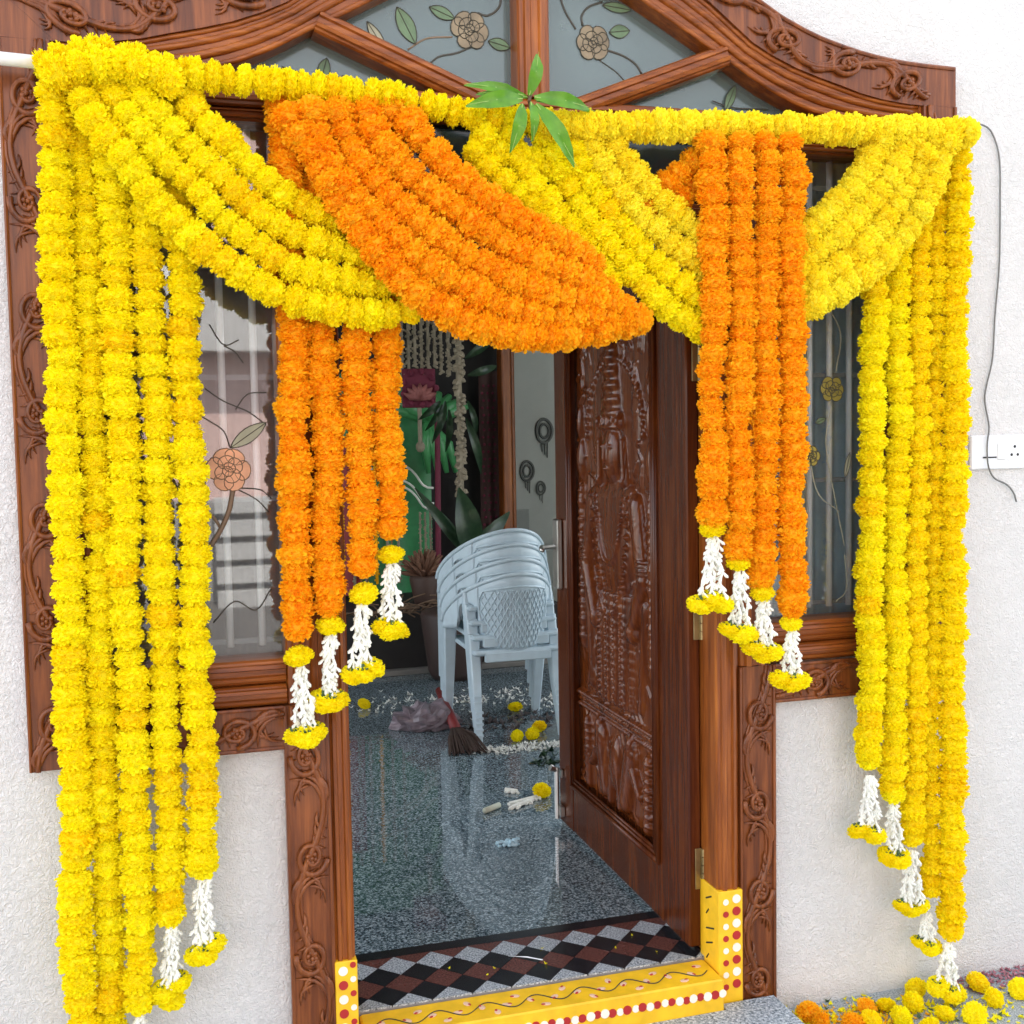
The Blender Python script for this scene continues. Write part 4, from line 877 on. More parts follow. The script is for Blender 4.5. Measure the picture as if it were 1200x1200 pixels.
# ------------------------------------------------------------------ conduit, wire, switch board
pipe = thing('conduit_pipe', 'white pvc pipe end holding the left end of the garland rail', 'pipe', (-0.3682, -0.1, 2.3056))
obj('tube', G().tube([(-0.7913, -0.1, 2.3243), (-0.097, -0.1, 2.2984)], .0135, 12), PVC, pipe, smooth=True)
obj('clip', G().tube([(-0.3186, -0.1, 2.3043), (-0.3092, -0.1, 2.3034)], .0175, 12), PVC, pipe)
wire = [(1.9734, -0.085, 2.3036), (2.0242, -0.06, 2.3215), (2.0827, -0.02, 2.3352), (2.125, -0.008, 2.3205), (2.1512, -0.007, 2.2548), (2.1555, -0.007, 2.1307), (2.1547, -0.007, 1.9716), (2.1427, -0.007, 1.8343), (2.1358, -0.007, 1.7195), (2.1174, -0.007, 1.6459), (2.1124, -0.007, 1.6044), (2.1245, -0.01, 1.5349), (2.1073, -0.025, 1.489), (2.1099, -0.026, 1.4313), (2.1378, -0.016, 1.3955), (2.1848, -0.01, 1.3752), (2.2076, -0.01, 1.351), (2.2164, -0.01, 1.3272)]
obj('loose_wire', G().tube(catmull(wire, .012), .0024, 6), WIRE, smooth=True, label='thin grey wire dangling down the wall from the right end of the rail', cat='wire')
sp0, sp1 = (2.0651, 0.0, 1.4156), (2.3507, 0.0, 1.5029)
sb = thing('switch_board', 'white electrical switch and socket board on the right wall', 'switch board', (sp0[0], 0, sp0[2]))
SW0, SW1, SZ0, SZ1 = sp0[0], sp0[0]+.235, sp0[2]+.004, sp0[2]+.096
obj('plate', G().bbox(SW0, SW1, -.014, .0, SZ0, SZ1, .003), PLATE, sb)
obj('switch', G().bbox(SW0+.082, SW0+.112, -.019, -.0135, SZ0+.026, SZ0+.070, .002), PLATE, sb)
obj('blank', G().bbox(SW0+.046, SW0+.080, -.0155, -.0135, SZ0+.026, SZ0+.070, .001), PLATE, sb)
so = obj('socket', G().bbox(SW0+.116, SW0+.160, -.017, -.0135, SZ0+.022, SZ0+.074, .002), PLATE, sb)
g = G()
for x, z in ((.138, .060), (.128, .038), (.148, .038)): g.tube([(SW0+x, -.0178, SZ0+z), (SW0+x, -.014, SZ0+z)], .0042, 8)
obj('pin_hole', g, DARKH, so)
obj('switch_gap', G().box(SW0+.036, SW0+.080, -.0162, -.0156, SZ0+.030, SZ0+.034), DARKH, sb)

# ------------------------------------------------------------------ stacked chairs
def make_chair(loc, label):
    t = thing('plastic_chair', label, 'chair', loc, 'stacked plastic armchairs')
    x0, y0, z0 = loc
    W = .272
    rim = lambda x: .500+.250*max(0, 1-(x/W)**2)**.58
    dep = lambda x, z: -.03+.33*(abs(x)/W)**2.2-.10*(z-.40)*(1-(abs(x)/W)**2)
    def low(x):
        a = abs(x)
        if a <= .1591: return .395
        if a < .226: return .555+.052*math.sqrt(max(0, 1-((a-.1925)/.0340)**2))
        return .480-.02*(a-.226)/.08
    def shell(xs, nz, lowf):
        g = G(); nx = len(xs); vs = []
        for off in (0, .007):
            for x in xs:
                for k in range(nz+1):
                    z = lowf(x)+(max(rim(x), lowf(x)+.01)-lowf(x))*k/nz; vs.append((x0+x, y0+dep(x, z)+off, z0+z))
        m = nx*(nz+1); fs = []
        for i in range(nx-1):
            for k in range(nz):
                a = i*(nz+1)+k; fs += [(a, a+nz+1, a+nz+2, a+1), (m+a, m+a+1, m+a+nz+2, m+a+nz+1)]
            a = i*(nz+1); fs += [(a, m+a, m+a+nz+1, a+nz+1), (a+nz, a+2*nz+1, m+a+2*nz+1, m+a+nz)]
        for a in (0, (nx-1)*(nz+1)):
            for k in range(nz): fs.append((a+k, a+k+1, m+a+k+1, m+a+k))
        return g.add(vs, fs)
    back = obj('backrest', shell([-.159+.318*i/16 for i in range(17)], 10, lambda x: .395), CHAIRM, t, smooth=True)
    for s in (-1, 1):
        xs = [s*x for x in [.1592+.0668*i/12 for i in range(13)]+[W*sin(q) for q in [.815+(pi/2-.815)*i/12 for i in range(13)]]]
        obj('arm_shell', shell(xs, 5, low), CHAIRM, t, smooth=True)
    g = G(); g.tube([(x0+W*sin(q), y0+dep(W*sin(q), rim(W*sin(q)))+.004, z0+rim(W*sin(q))) for q in [-pi/2+pi*i/40 for i in range(41)]], .0105, 6)
    obj('backrest_rim', g, CHAIRM, t, smooth=True)
    g = G(); p3 = lambda x, z, d=.003: (x0+x, y0+dep(x, z)-d, z0+z)
    hw = lambda z: .118+.036*min(1, max(0, (z-.42)/.14))+.004
    for k in range(-10, 11):
        for sl in (-1, 1):
            pts = []
            for q in range(19):
                z = .412+.278*q/18; x = k*.0235+sl*.13*(q/18-.5)
                if abs(x) <= hw(z) and z < .690-1.2*x*x: pts.append(p3(x, z))
            if len(pts) > 1: g.tube(pts, .0034, 5)
    obj('lattice_rib', g, CHAIRM, back, smooth=True)
    g = G(); el = [p3(-hw(z), z) for z in [.408+.032*i for i in range(8)]] + [p3(-.145+.29*i/8, .694-1.2*(-.145+.29*i/8)**2) for i in range(9)] + [p3(hw(z), z) for z in [.632-.032*i for i in range(8)]]
    g.tube(el+el[:1], .0055, 6); obj('panel_rim', g, CHAIRM, back, smooth=True)
    g = G(); g.bbox(x0-.205, x0+.205, y0-.03, y0+.42, z0+.385, z0+.408, .008); g.bbox(x0-.155, x0+.155, y0-.034, y0-.012, z0+.355, z0+.398, .004)
    obj('seat', g, CHAIRM, t)
    for sx in (-1, 1):
        for fy, (xt, yt, zt, xb, yb, wt) in ((0, (.186, .060, .475, .196, -.045, .052)), (1, (.228, .34, .500, .222, .44, .064))):
            g = G(); n_ = 6; vs = []
            for i in range(n_+1):
                q = i/n_; cx = x0+sx*(xt+(xb-xt)*q); cy = y0+yt+(yb-yt)*q; cz = z0+zt*(1-q); w = wt*(1-.42*q); d = .040*(1-.35*q)
                vs += [(cx-w/2, cy-d/2, cz), (cx-w/2+.006, cy-d/2-.006, cz), (cx+w/2-.006, cy-d/2-.006, cz), (cx+w/2, cy-d/2, cz), (cx+w/2, cy+d/2, cz), (cx-w/2, cy+d/2, cz)]
            fs = [(i*6+k, i*6+(k+1) % 6, i*6+6+(k+1) % 6, i*6+6+k) for i in range(n_) for k in range(6)] + [tuple(range(6)), tuple(range(n_*6+5, n_*6-1, -1))]
            g.add(vs, fs)
            lg = obj('leg', g, CHAIRM, t)
            if fy == 0:
                g = G()
                for k in range(5): zz = z0+.03+.026*k; cx = x0+sx*(xb+(xt-xb)*(zz-z0)/zt); g.box(cx-.017, cx+.017, y0-.064, y0-.050, zz, zz+.010)
                obj('foot_rib', g, CHAIRM, lg)
    return t
CX, CY = 1.452, 2.27
base_chair = make_chair((CX, CY, FZ), 'grey blue plastic armchair at the bottom of the stack, its lattice back in full view')
def copy_thing(o, loc, label):
    r = o.copy(); COL.objects.link(r); r.location = loc; r['label'] = label
    for ch in list(o.children):
        c = ch.copy(); COL.objects.link(c); c.parent = r
        for gc in ch.children:
            d = gc.copy(); COL.objects.link(d); d.parent = c
    return r
for k, lab in ((1, 'second grey blue plastic armchair up the stack, just above the lattice-backed one'), (2, 'third grey blue plastic armchair up the stack, below the topmost'), (3, 'topmost grey blue plastic armchair of the stack beside the door handle')):
    copy_thing(base_chair, (CX, CY+.030*k, FZ+.063*k), lab)

# ------------------------------------------------------------------ deep inside the room
CLOTH_G = plain('green_satin', (.03, .22, .075), .4, var=.15)
CLOTH_R = plain('red_cloth', (.30, .035, .035), .6, var=.15)
CLOTH_D = plain('dark_cloth', (.016, .014, .013), .8)
MAROON = plain('maroon_cloth', (.14, .012, .035), .7)
PINKF = plain('pink_lotus', (.30, .10, .09), .6)
CREAM = plain('cream_strings', (.27, .23, .16), .7, var=.2)
WHITEB = plain('white_bead', (.75, .76, .7), .5)
PALE = plain('pale_curtain', (.50, .53, .48), .7)
def drape(name, x0, x1, y, z0, z1, folds, depth, mat, parent=None, **k):
    g = G(); n = folds*8; m = 6
    vs = [(x0+(x1-x0)*i/n, y+depth*sin(2*pi*folds*i/n)*(.6+.4*j/m), z1+(z0-z1)*j/m) for j in range(m+1) for i in range(n+1)]
    vs += [(x, yy+.004, z) for x, yy, z in vs]; q = (n+1)*(m+1)
    fs = []
    for j in range(m):
        for i in range(n):
            a = j*(n+1)+i; fs += [(a, a+1, a+n+2, a+n+1), (q+a, q+a+n+1, q+a+n+2, q+a+1)]
    g.add(vs, fs); return obj(name, g, mat, parent, smooth=True, **k)
gx1 = (1.5981, 4.6, 1.024)[0]; gz0 = .5
drape('green_drape', .55, gx1, 4.65, .45, 1.92, 5, .010, CLOTH_G, label='bright green satin backdrop behind the orange strands', cat='drape')
drape('red_drape', .62, 1.10, 4.52, .52, 1.45, 3, .02, CLOTH_R, label='red cloth hanging at the back of the room, mirrored in the floor', cat='drape')
pf = thing('low_platform', 'dark cloth covered platform with a pale front edge at the back of the room', 'platform', (1.2, 3.75, FZ))
obj('platform_body', G().box(.2, 2.2, 3.80, 4.95, FZ, .50), CLOTH_D, pf)
obj('platform_edge', G().bbox(.2, 2.2, 3.735, 3.799, FZ, FZ+.03, .004), plain('dull_stone_edge', (.20, .19, .17), .6), pf)
# swags of white beads on the green cloth
for k, dz in enumerate((0, .10, .14)):
    a, b = (1.4363, 4.6, 1.3162), (1.6015, 4.6, 1.1791); a = Vector(a)-Vector((0, 0, dz)); b = Vector(b)-Vector((0, 0, dz)); mid = a.lerp(b, .6)-Vector((0, 0, .035))
    obj('bead_swag', G().tube(catmull([a-Vector((.25, 0, -.10)), a, mid, b], .03), .008, 6), WHITEB, label=['topmost white bead swag across the green backdrop', 'middle white bead swag across the green backdrop', 'lowest white bead swag across the green backdrop'][k], cat='bead swag', group='bead swags on the green cloth')
drape('window_curtain', XC+.56, XR-.06, .17, .95, 2.3, 9, .018, CURT, label='blue grey curtain in soft folds behind the right window', cat='curtain')
drape('window_curtain', XL+.06, XC-.56, .20, .95, 2.3, 7, .014, CURTL, label='pale grey curtain behind the left window with the painted rose', cat='curtain')
drape('shade_sheet', .1, (2.1837, 5.0, 1.57)[0], 5.05, FZ, 3.0, 8, .02, CLOTH_D, label='added black sheet standing for the deep shade behind the hanging strings', cat='drape')  # black sheet added for the deep shade on the back wall
# tuberose fringe, lotus panel, long string
def bud_string(g, a, b, r, n, seed):
    rn = random.Random(seed); a, b = Vector(a), Vector(b)
    g.tube([a, b], r*.45, 5)
    for k in range(n):
        p = a.lerp(b, (k+.5)/n); an = rn.uniform(0, 6.3); d = Vector((cos(an), sin(an), -.5)).normalized()
        g.tube([p, p+d*r*.7, p+d*r*1.1], [r*.35, r*.42, r*.1], 5)
fr = thing('tuberose_fringe', 'fringe of cream tuberose strings hanging over the lotus panel', 'flower fringe', (1.4611, 4.3, 2.2033))
for k, px_ in enumerate(range(0, 7)):
    xx = [(1.3559, 4.3, 2.2437)[0]+((1.6014, 4.3, 2.2464)[0]-(1.3559, 4.3, 2.2437)[0])*px_/6.0][0]; z1_, z0_ = (1.4621, 4.3, 2.2448)[2]+.05, (1.4541, 4.3, 1.9013)[2]
    g = G(); bud_string(g, (xx, 4.3, z1_), (xx, 4.3, z0_+.02*(px_ % 3)), .022, 34, k); obj('tuberose_string', g, CREAM, fr)
lp0, lp1 = (1.3494, 4.28, 1.6927), (1.5577, 4.28, 1.9313)
lo = thing('lotus_panel', 'small maroon hanging panel with a pink lotus beneath the tuberose fringe', 'wall hanging', ((lp0[0]+lp1[0])/2, 4.28, lp0[2]))
cx_, cz_ = (lp0[0]+lp1[0])/2, (lp0[2]+lp1[2])/2; hw_ = (lp1[0]-lp0[0])/2
obj('panel', G().bbox(lp0[0], lp1[0], 4.28, 4.30, lp0[2], lp1[2], .005), MAROON, lo)
for k in range(7):
    an = -1.2+.4*k; g = G(); a = Vector((cx_, 4.272, cz_-hw_*.65)); b = a+Vector((sin(an), -.12, cos(an)*.9))*hw_*1.05
    g.tube([a, a.lerp(b, .5)+Vector((0, -.012, 0)), b], [.012, .030, .004], 6); obj('lotus_petal', g, PINKF, lo, smooth=True)
g = G(); g.tube([(cx_, 4.28, lp0[2]), (cx_, 4.28, lp0[2]-.22)], .014, 6); g.ell((cx_, 4.28, lp0[2]-.24), .03, .03, .035, 8, 5); obj('tassel', g, CREAM, lo)
for k in range(9):
    an = 2*pi*k/9; obj('trim_bead', G().ell((cx_+hw_*1.0*cos(an), 4.272, cz_+hw_*1.0*sin(an)), .022, .015, .022, 6, 4), MAROON, lo)
g = G(); a, b = (1.6121, 3.9, 2.2665), (1.6144, 3.9, 1.1443); bud_string(g, a, b, .040, 110, 3)
obj('tuberose_garland', g, CREAM, label='long thick tuberose garland hanging to the dark leaves behind the chairs', cat='flower garland')
g = G(); a, b = (1.5932, 4.1, 2.2875), (1.6054, 4.1, 1.8803); bud_string(g, a, b, .022, 44, 4)
obj('tuberose_garland', g, CREAM, label='short thin tuberose garland left of the long thick one', cat='flower garland')
pole = G().tube([(1.5637, 4.35, 0.5025), (1.5765, 4.35, 1.3353), (1.5787, 4.35, 1.6812)], .018, 8)
obj('backdrop_pole', pole, MAROON, label='maroon wrapped pole at the right edge of the green backdrop', cat='pole')
for k in range(3):
    g = G(); xq = ((1.4661, 4.4, 1.0419), (1.4989, 4.4, 1.0406), (1.5318, 4.4, 1.0394))[k]; bud_string(g, xq, (xq[0], 4.4, .55), .014, 40, 20+k)
    obj('hanging_string', g, CREAM, label=['left of three cream strings low on the green backdrop', 'middle of three cream strings low on the green backdrop', 'right of three cream strings beside the maroon pole'][k], cat='flower string', group='cream strings on the backdrop')
for k in range(6):
    g = G(); xq = .98+.07*k; bud_string(g, (xq, 4.42, 1.5), (xq, 4.42, .6), .020, 46, 40+k)
    obj('hanging_string', g, CREAM if k % 3 else ORA, label='%s flower string hung by the red cloth, seen only mirrored in the floor' % ['first orange', 'first cream', 'second cream', 'second orange', 'third cream', 'rightmost cream'][k], cat='flower string', group='strings hidden behind the orange strands')
# plantain plant
plant = thing('plantain_plant', 'dark broad-leaved plantain in a pot behind the stacked chairs', 'plant', (1.4776, 3.55, 0.182))
bx = Vector((1.4806, 3.55, 0.3273))
obj('pot', G().tube([(bx.x, 3.6, FZ), (bx.x, 3.6, FZ+.04), (bx.x, 3.6, FZ+.36), (bx.x, 3.6, FZ+.38)], [.13, .15, .19, .18], 14), plain('dark_pot', (.05, .03, .025), .6), plant, smooth=True)
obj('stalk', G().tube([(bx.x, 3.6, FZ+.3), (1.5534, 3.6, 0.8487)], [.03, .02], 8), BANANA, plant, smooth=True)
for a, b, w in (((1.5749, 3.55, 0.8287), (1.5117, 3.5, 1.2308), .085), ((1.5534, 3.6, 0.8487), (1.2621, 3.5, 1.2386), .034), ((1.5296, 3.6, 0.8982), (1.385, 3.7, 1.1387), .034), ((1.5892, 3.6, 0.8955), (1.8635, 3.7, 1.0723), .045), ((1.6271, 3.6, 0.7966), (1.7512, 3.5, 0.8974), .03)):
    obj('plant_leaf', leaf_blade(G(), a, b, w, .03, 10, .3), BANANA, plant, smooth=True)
up_ = thing('mango_garland', 'drooping dark leaves tied near the top of the long tuberose garland', 'leaf garland', (1.6933, 3.8, 1.4702))
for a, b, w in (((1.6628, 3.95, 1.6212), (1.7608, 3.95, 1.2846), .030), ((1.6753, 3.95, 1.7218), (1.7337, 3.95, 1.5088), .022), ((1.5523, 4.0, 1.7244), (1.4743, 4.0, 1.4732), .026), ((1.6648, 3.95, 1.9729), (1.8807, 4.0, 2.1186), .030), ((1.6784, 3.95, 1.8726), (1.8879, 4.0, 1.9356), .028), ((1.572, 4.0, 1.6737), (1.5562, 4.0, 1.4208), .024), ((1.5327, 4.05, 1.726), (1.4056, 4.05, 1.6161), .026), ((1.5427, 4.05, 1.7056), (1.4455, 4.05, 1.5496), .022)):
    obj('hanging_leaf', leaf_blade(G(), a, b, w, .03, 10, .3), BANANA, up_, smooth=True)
tw = G(); rn = random.Random(31); c0 = Vector((1.2011, 3.8, 0.2425))
for k in range(70):
    an = rn.uniform(0, 6.3); p = Vector((c0.x+rn.gauss(0, .16), 3.86+rn.gauss(0, .05), .505+abs(rn.gauss(0, .035))-.02)); d_ = Vector((cos(an), sin(an)*.5, rn.uniform(-.1, .35)))*rn.uniform(.04, .12)
    tw.tube([p-d_, p+Vector((0, 0, .01)), p+d_], .004, 4)
obj('twig_pile', tw, plain('dry_brown_twigs', (.16, .10, .06), .8), label='heap of dry brown twigs on the dark platform left of the chairs', cat='twigs')
fp = thing('flower_pot', 'small dark pot of brownish dried flowers at the foot of the green backdrop', 'flower pot', ((1.4243, 4.1, 0.597)[0], 4.1, .50))
fx = (1.4243, 4.1, 0.597)[0]
obj('pot', G().tube([(fx, 4.1, .50), (fx, 4.1, .53), (fx, 4.1, .66), (fx, 4.1, .68)], [.06, .07, .095, .09], 12), plain('brown_pot', (.07, .04, .03), .6), fp, smooth=True)
g = G(); rn = random.Random(33)
for k in range(60):
    an, ph = rn.uniform(0, 6.3), rn.uniform(.1, 1.4); d_ = Vector((cos(an)*cos(ph), sin(an)*cos(ph), sin(ph)))
    g.tube([(fx, 4.1, .66), Vector((fx, 4.1, .68))+d_*.11, Vector((fx, 4.1, .68))+d_*.16], [.004, .014, .004], 5)
obj('dried_flower', g, plain('dried_petals', (.20, .10, .06), .8), fp)
bw = G(); c0 = Vector((1.5555, 4.55, 1.6204))
for k in range(9):
    an = -.9+.24*k; b = c0+Vector((sin(an)*.34-.02, -.03*(k % 2), cos(an)*.20-.02))
    bw.tube([c0, c0.lerp(b, .5)+Vector((0, -.05, 0)), b], [.025, .045, .020], 7)
for k in range(4): bw.tube([c0, c0+Vector((-.02+.05*k, -.04, -.16)), c0+Vector((.0+.06*k, -.02, -.34))], [.022, .034, .016], 6)
obj('satin_bow', bw, plain('pale_green_satin', (.06, .26, .09), .35, var=.2), smooth=True, label='gathered bow of green satin tied below the lotus panel', cat='bow')
# dotted dark red curtain, inner door frame, pale printed curtain with ring motifs
x0_, x1_ = (2.0099, 4.9, 1.572)[0], (2.1793, 4.9, 1.5693)[0]
dc = drape('dotted_curtain', x0_, x1_, 4.95, FZ, 1.95, 2, .012, plain('red_brown_curtain', (.075, .038, .034), .8), label='dark red brown dotted curtain left of the inner door frame', cat='curtain')
dd = G(); dd.ell((0, 0, 0), .010, .004, .010, 6, 4); DDM = finish_mesh('curtain_dot', dd.v, dd.f, MAROON)
for j in range(22):
    for i in range(4): inst('curtain_dot', DDM, dc, Matrix.Translation((x0_+(x1_-x0_)*(i+.5+.25*(j % 2))/4.5, 4.932, .8+.05*j)))
ix0, ix1 = (2.1263, 4.8, 1.5695)[0], (2.2226, 4.8, 1.5679)[0]
idf = thing('inner_door_frame', 'glossy brown wooden post of an inner door frame at the back of the room', 'door frame', (ix0, 4.8, FZ))
obj('post', G().bbox(ix0, ix1-.03, 4.78, 4.9, FZ, 2.45, .008), WOOD_V, idf)
obj('post', G().bbox(ix1-.029, ix1, 4.80, 4.9, FZ, 2.45, .008), WOOD_V, idf)
obj('head', G().bbox(ix0-.9, ix0, 4.8, 4.9, 2.3, 2.45, .008), WOOD_H, idf)
obj('wall_patch', G().box((1.8422, 5.2, 1.5769)[0], (2.0839, 5.2, 1.573)[0], 5.21, 5.25, FZ, 1.85), plain('blue_grey_board', (.30, .36, .40), .6), label='blue grey board on the back wall behind the plantain leaves', cat='board')
ring = plain('grey_ring_print', (.16, .17, .16), .7)
def motif(c, r, lab):
    t = thing('ring_motif', lab, 'wall motif', c, 'ring motifs on the pale back wall')
    for q, s, w in ((0, 1.0, .16), (1, .58, .14)):
        pts = [(c[0]+r*s*cos(a)*.8, c[1]-.002*q, c[2]+r*s*sin(a)*(1.15-.1*cos(a))) for a in [2*pi*i/20 for i in range(21)]]
        obj('ring', G().tube(pts, r*w, 5), ring, t)
    g = G()
    for k in range(3): g.tube([(c[0]+r*.3*(k-1), c[1], c[2]-r*1.2), (c[0]+r*.25*(k-1), c[1], c[2]-r*(2.0+.3*k))], r*.06, 4)
    obj('stroke', g, ring, t)
motif((2.5878, 5.285, 1.5346), .075, 'largest grey ring motif, top of the pale wall beside the door edge')
motif((2.4527, 5.285, 1.2462), .062, 'middle-sized grey ring motif on the pale wall left of the smallest')
motif((2.5548, 5.285, 1.1189), .042, 'smallest grey ring motif low on the pale wall')
wp = (2.4125, 5.28, 0.8876)
obj('wall_switch', G().bbox(wp[0]-.05, wp[0]+.05, 5.285, 5.3, wp[2]-.08, wp[2]+.08, .004), plain('dull_switch', (.35, .38, .36), .5), label='small pale switch plate on the back wall above the chairs', cat='switch')

# ------------------------------------------------------------------ on the room floor
br0, br1 = Vector((1.2287, 2.9513, 0.157)), Vector((1.1716, 2.0971, 0.157))
broom = thing('broom', 'dark red handled straw broom lying on the granite floor by the chair leg', 'broom', br1)
d_ = Vector((br0.x-br1.x, br0.y-br1.y, 0)).normalized()
hp0 = br1+d_*.30+Vector((0, 0, .03)); hp1 = br1+d_*.78+Vector((0, 0, .10))
obj('handle', G().tube([hp0, hp0.lerp(hp1, .5), hp1], [.026, .022, .018], 8), plain('red_broom_handle', (.20, .02, .02), .5), broom, smooth=True)
g = G(); rn = random.Random(4); sd_ = Vector((-d_.y, d_.x, 0))
for k in range(90):
    o_ = rn.uniform(-1, 1); h_ = rn.uniform(.004, .05)
    g.tube([hp0+sd_*o_*.02+Vector((0, 0, h_*.3-.012)), hp0.lerp(br1, .55)+sd_*o_*.06+Vector((0, 0, h_*.6)), br1+sd_*o_*.085-d_*rn.uniform(0, .05)+Vector((0, 0, h_*.3))], [.004, .004, .002], 4)
obj('bristles', g, plain('brown_bristles', (.055, .03, .02), .8), broom, kind='stuff')
FLOORF = [((604,828),'lone yellow marigold on the floor behind the stacked chair legs','y'),((606,862),'yellow marigold under the stacked chairs, left of the pair','y'),((626,858),'lower yellow marigold of the pair under the chairs','y'),((634,850),'upper yellow marigold of the pair, by the right chair leg','d'),((634,926),'single yellow marigold on the granite in front of the chairs','y'),((426,822),'dim yellow marigold on the floor at the left, below the hanging tassels','d')]
FMESH = {}
for (pp, lab, key) in FLOORF:
    pass
def loose_marigold(p, key, lab, R=.034, group='loose marigolds', tilt=.5):
    me = FR.choice(FLOWERS[key]); o = bpy.data.objects.new('marigold', me); COL.objects.link(o); s = R*FR.uniform(.92, 1.08)
    o.matrix_world = Matrix.Translation((p[0], p[1], p[2]+s*.66)) @ Matrix.Rotation(FR.uniform(-tilt, tilt), 4, 'X') @ Matrix.Rotation(FR.uniform(-tilt, tilt), 4, 'Y') @ Matrix.Rotation(FR.uniform(0, 6), 4, 'Z') @ Matrix.Diagonal((s, s*FR.uniform(.85, 1.0), s*FR.uniform(.6, 1.0), 1))
    return tag(o, lab, 'marigold', group)
for p, key, lab in (((1.5717, 2.7117, 0.157), 'y', FLOORF[0][1]), ((1.4279, 2.205, 0.157), 'y', FLOORF[1][1]), ((1.5011, 2.2082, 0.157), 'y', FLOORF[2][1]), ((1.5701, 2.322, 0.157), 'd', FLOORF[3][1]), ((1.2903, 1.4227, 0.157), 'y', FLOORF[4][1]), ((0.8751, 3.0459, 0.157), 'd', FLOORF[5][1])):
    loose_marigold(p, key, lab, .036, 'marigolds on the room floor')
def flake_mesh(g, p, r, rn, up_=.5):
    a = rn.uniform(0, 6.3); n_ = 5; lift = rn.uniform(.1, up_)*r
    g.add([(p[0]+r*cos(a+2*pi*k/n_)*(1 if k % 2 else .55), p[1]+r*sin(a+2*pi*k/n_)*(1 if k % 2 else .55), p[2]+.002+(lift if k % 2 else 0)) for k in range(n_)]+[(p[0], p[1], p[2]+.001)], [(k, (k+1) % n_, n_) for k in range(n_)])
def litter(name, pts, cnt, sx, sy, r, mat, seed, lab=None, cat=None, z=FZ, kind=None):
    g = G(); rn = random.Random(seed)
    for k in range(cnt):
        i = rn.randrange(len(pts)-1) if len(pts) > 1 else 0; a = Vector(pts[i]); b = Vector(pts[min(i+1, len(pts)-1)]); p = a.lerp(b, rn.random())
        flake_mesh(g, (p.x+rn.gauss(0, sx), p.y+rn.gauss(0, sy), z), r*rn.uniform(.5, 1.3), rn, 1.2)
    return obj(name, g, mat, kind=kind, label=lab, cat=cat)
LITW = plain('white_petals', (.72, .72, .66), .7)
litter('petal_row', [(1.2339, 2.1305, 0.157), (1.325, 2.0692, 0.157), (1.4455, 2.0819, 0.157), (1.586, 2.0883, 0.157)], 220, .02, .03, .014, LITW, 1, kind='stuff')
litter('petal_litter', [(1.2532, 2.9044, 0.157), (1.5695, 3.0793, 0.157), (1.8212, 2.8443, 0.157)], 150, .12, .12, .016, LITW, 2, kind='stuff')
litter('petal_litter', [(0.8873, 3.0413, 0.157), (1.203, 3.0768, 0.157)], 60, .15, .10, .016, LITW, 3, kind='stuff')
litter('leaf_litter', [(1.3301, 2.5238, 0.157), (1.7215, 2.5489, 0.157)], 110, .12, .12, .022, plain('dry_petals', (.07, .055, .05), .8), 4, kind='stuff')
litter('leaf_litter', [(1.4401, 1.8262, 0.157), (1.5305, 1.9258, 0.157)], 26, .06, .05, .03, BANANA, 5, kind='stuff')
ts = thing('dropped_tuberose', 'white tuberose spray dropped on the granite beside a yellow marigold', 'flower spray', (1.2001, 1.3607, 0.157))
for k, (a, b) in enumerate((((1.1437, 1.3603, 0.157), (1.275, 1.4069, 0.157)), ((1.1419, 1.3207, 0.157), (1.2418, 1.3769, 0.157)), ((1.1759, 1.5282, 0.157), (1.2134, 1.493, 0.157)))):
    g = G(); bud_string(g, Vector(a)+Vector((0, 0, .010)), Vector(b)+Vector((0, 0, .010)), .017, 16, 60+k); obj('tuberose_string', g, BUD, ts)
obj('flower_stalk', G().tube([Vector((1.035, 1.3092, 0.157))+Vector((0, 0, .012)), Vector((1.1027, 1.3546, 0.157))+Vector((0, 0, .012))], .011, 8), plain('pale_stalk', (.50, .52, .40), .6), smooth=True, label='short pale flower stalk lying left of the dropped tuberose spray', cat='stalk')
cr = G(); rn = random.Random(8); c0 = Vector((1.0263, 0.971, 0.157))
for k in range(26):
    an = rn.uniform(0, 6.3); r_ = rn.uniform(0, .035); p = c0+Vector((r_*cos(an)*1.3, r_*sin(an), rn.uniform(.002, .02)))
    cr.ell(p, rn.uniform(.006, .014), rn.uniform(.006, .012), rn.uniform(.003, .008), 6, 4)
obj('crumpled_paper', cr, plain('pale_blue_paper', (.45, .66, .75), .6), label='small pale blue crumpled paper on the granite floor', cat='paper scrap')
bag = G(); c0 = Vector((1.0948, 2.5777, 0.157))
bag.ell(c0+Vector((0, 0, .035)), .155, .105, .075, 26, 14)
def crumple(p):
    q = Vector(p)-c0; k = 1+.16*sin(q.x*55+q.z*40)*sin(q.y*60+q.x*21)+.12*sin(q.z*95+q.x*80)+rn.uniform(-.07, .07)
    q *= k; return (c0.x+q.x, c0.y+q.y, max(FZ+.001, c0.z+q.z))
bag.v = [crumple(p) for p in bag.v]
obj('plastic_bag', bag, plain('greyish_mauve_plastic', (.20, .16, .18), .35, var=.4), label='crumpled mauve grey plastic bag on the floor beside the broom handle', cat='bag')
g = G(); g.tube([(0.8004, 0.2, 0.1618), (0.846, 0.18, 0.1523), (0.8787, 0.15, 0.1425)], .0022, 4)
g.v = [(x, y, FZ+.003+.001*(i % 3)) for i, (x, y, z) in enumerate(g.v)]
obj('thread_scrap', g, PLATE, label='short white thread lying across the diamond tiles', cat='thread')
litter('petal_bits', [(XC-.3, .15, FZ), (XC+.3, .2, FZ)], 9, .10, .06, .006, YEL, 9, kind='stuff')

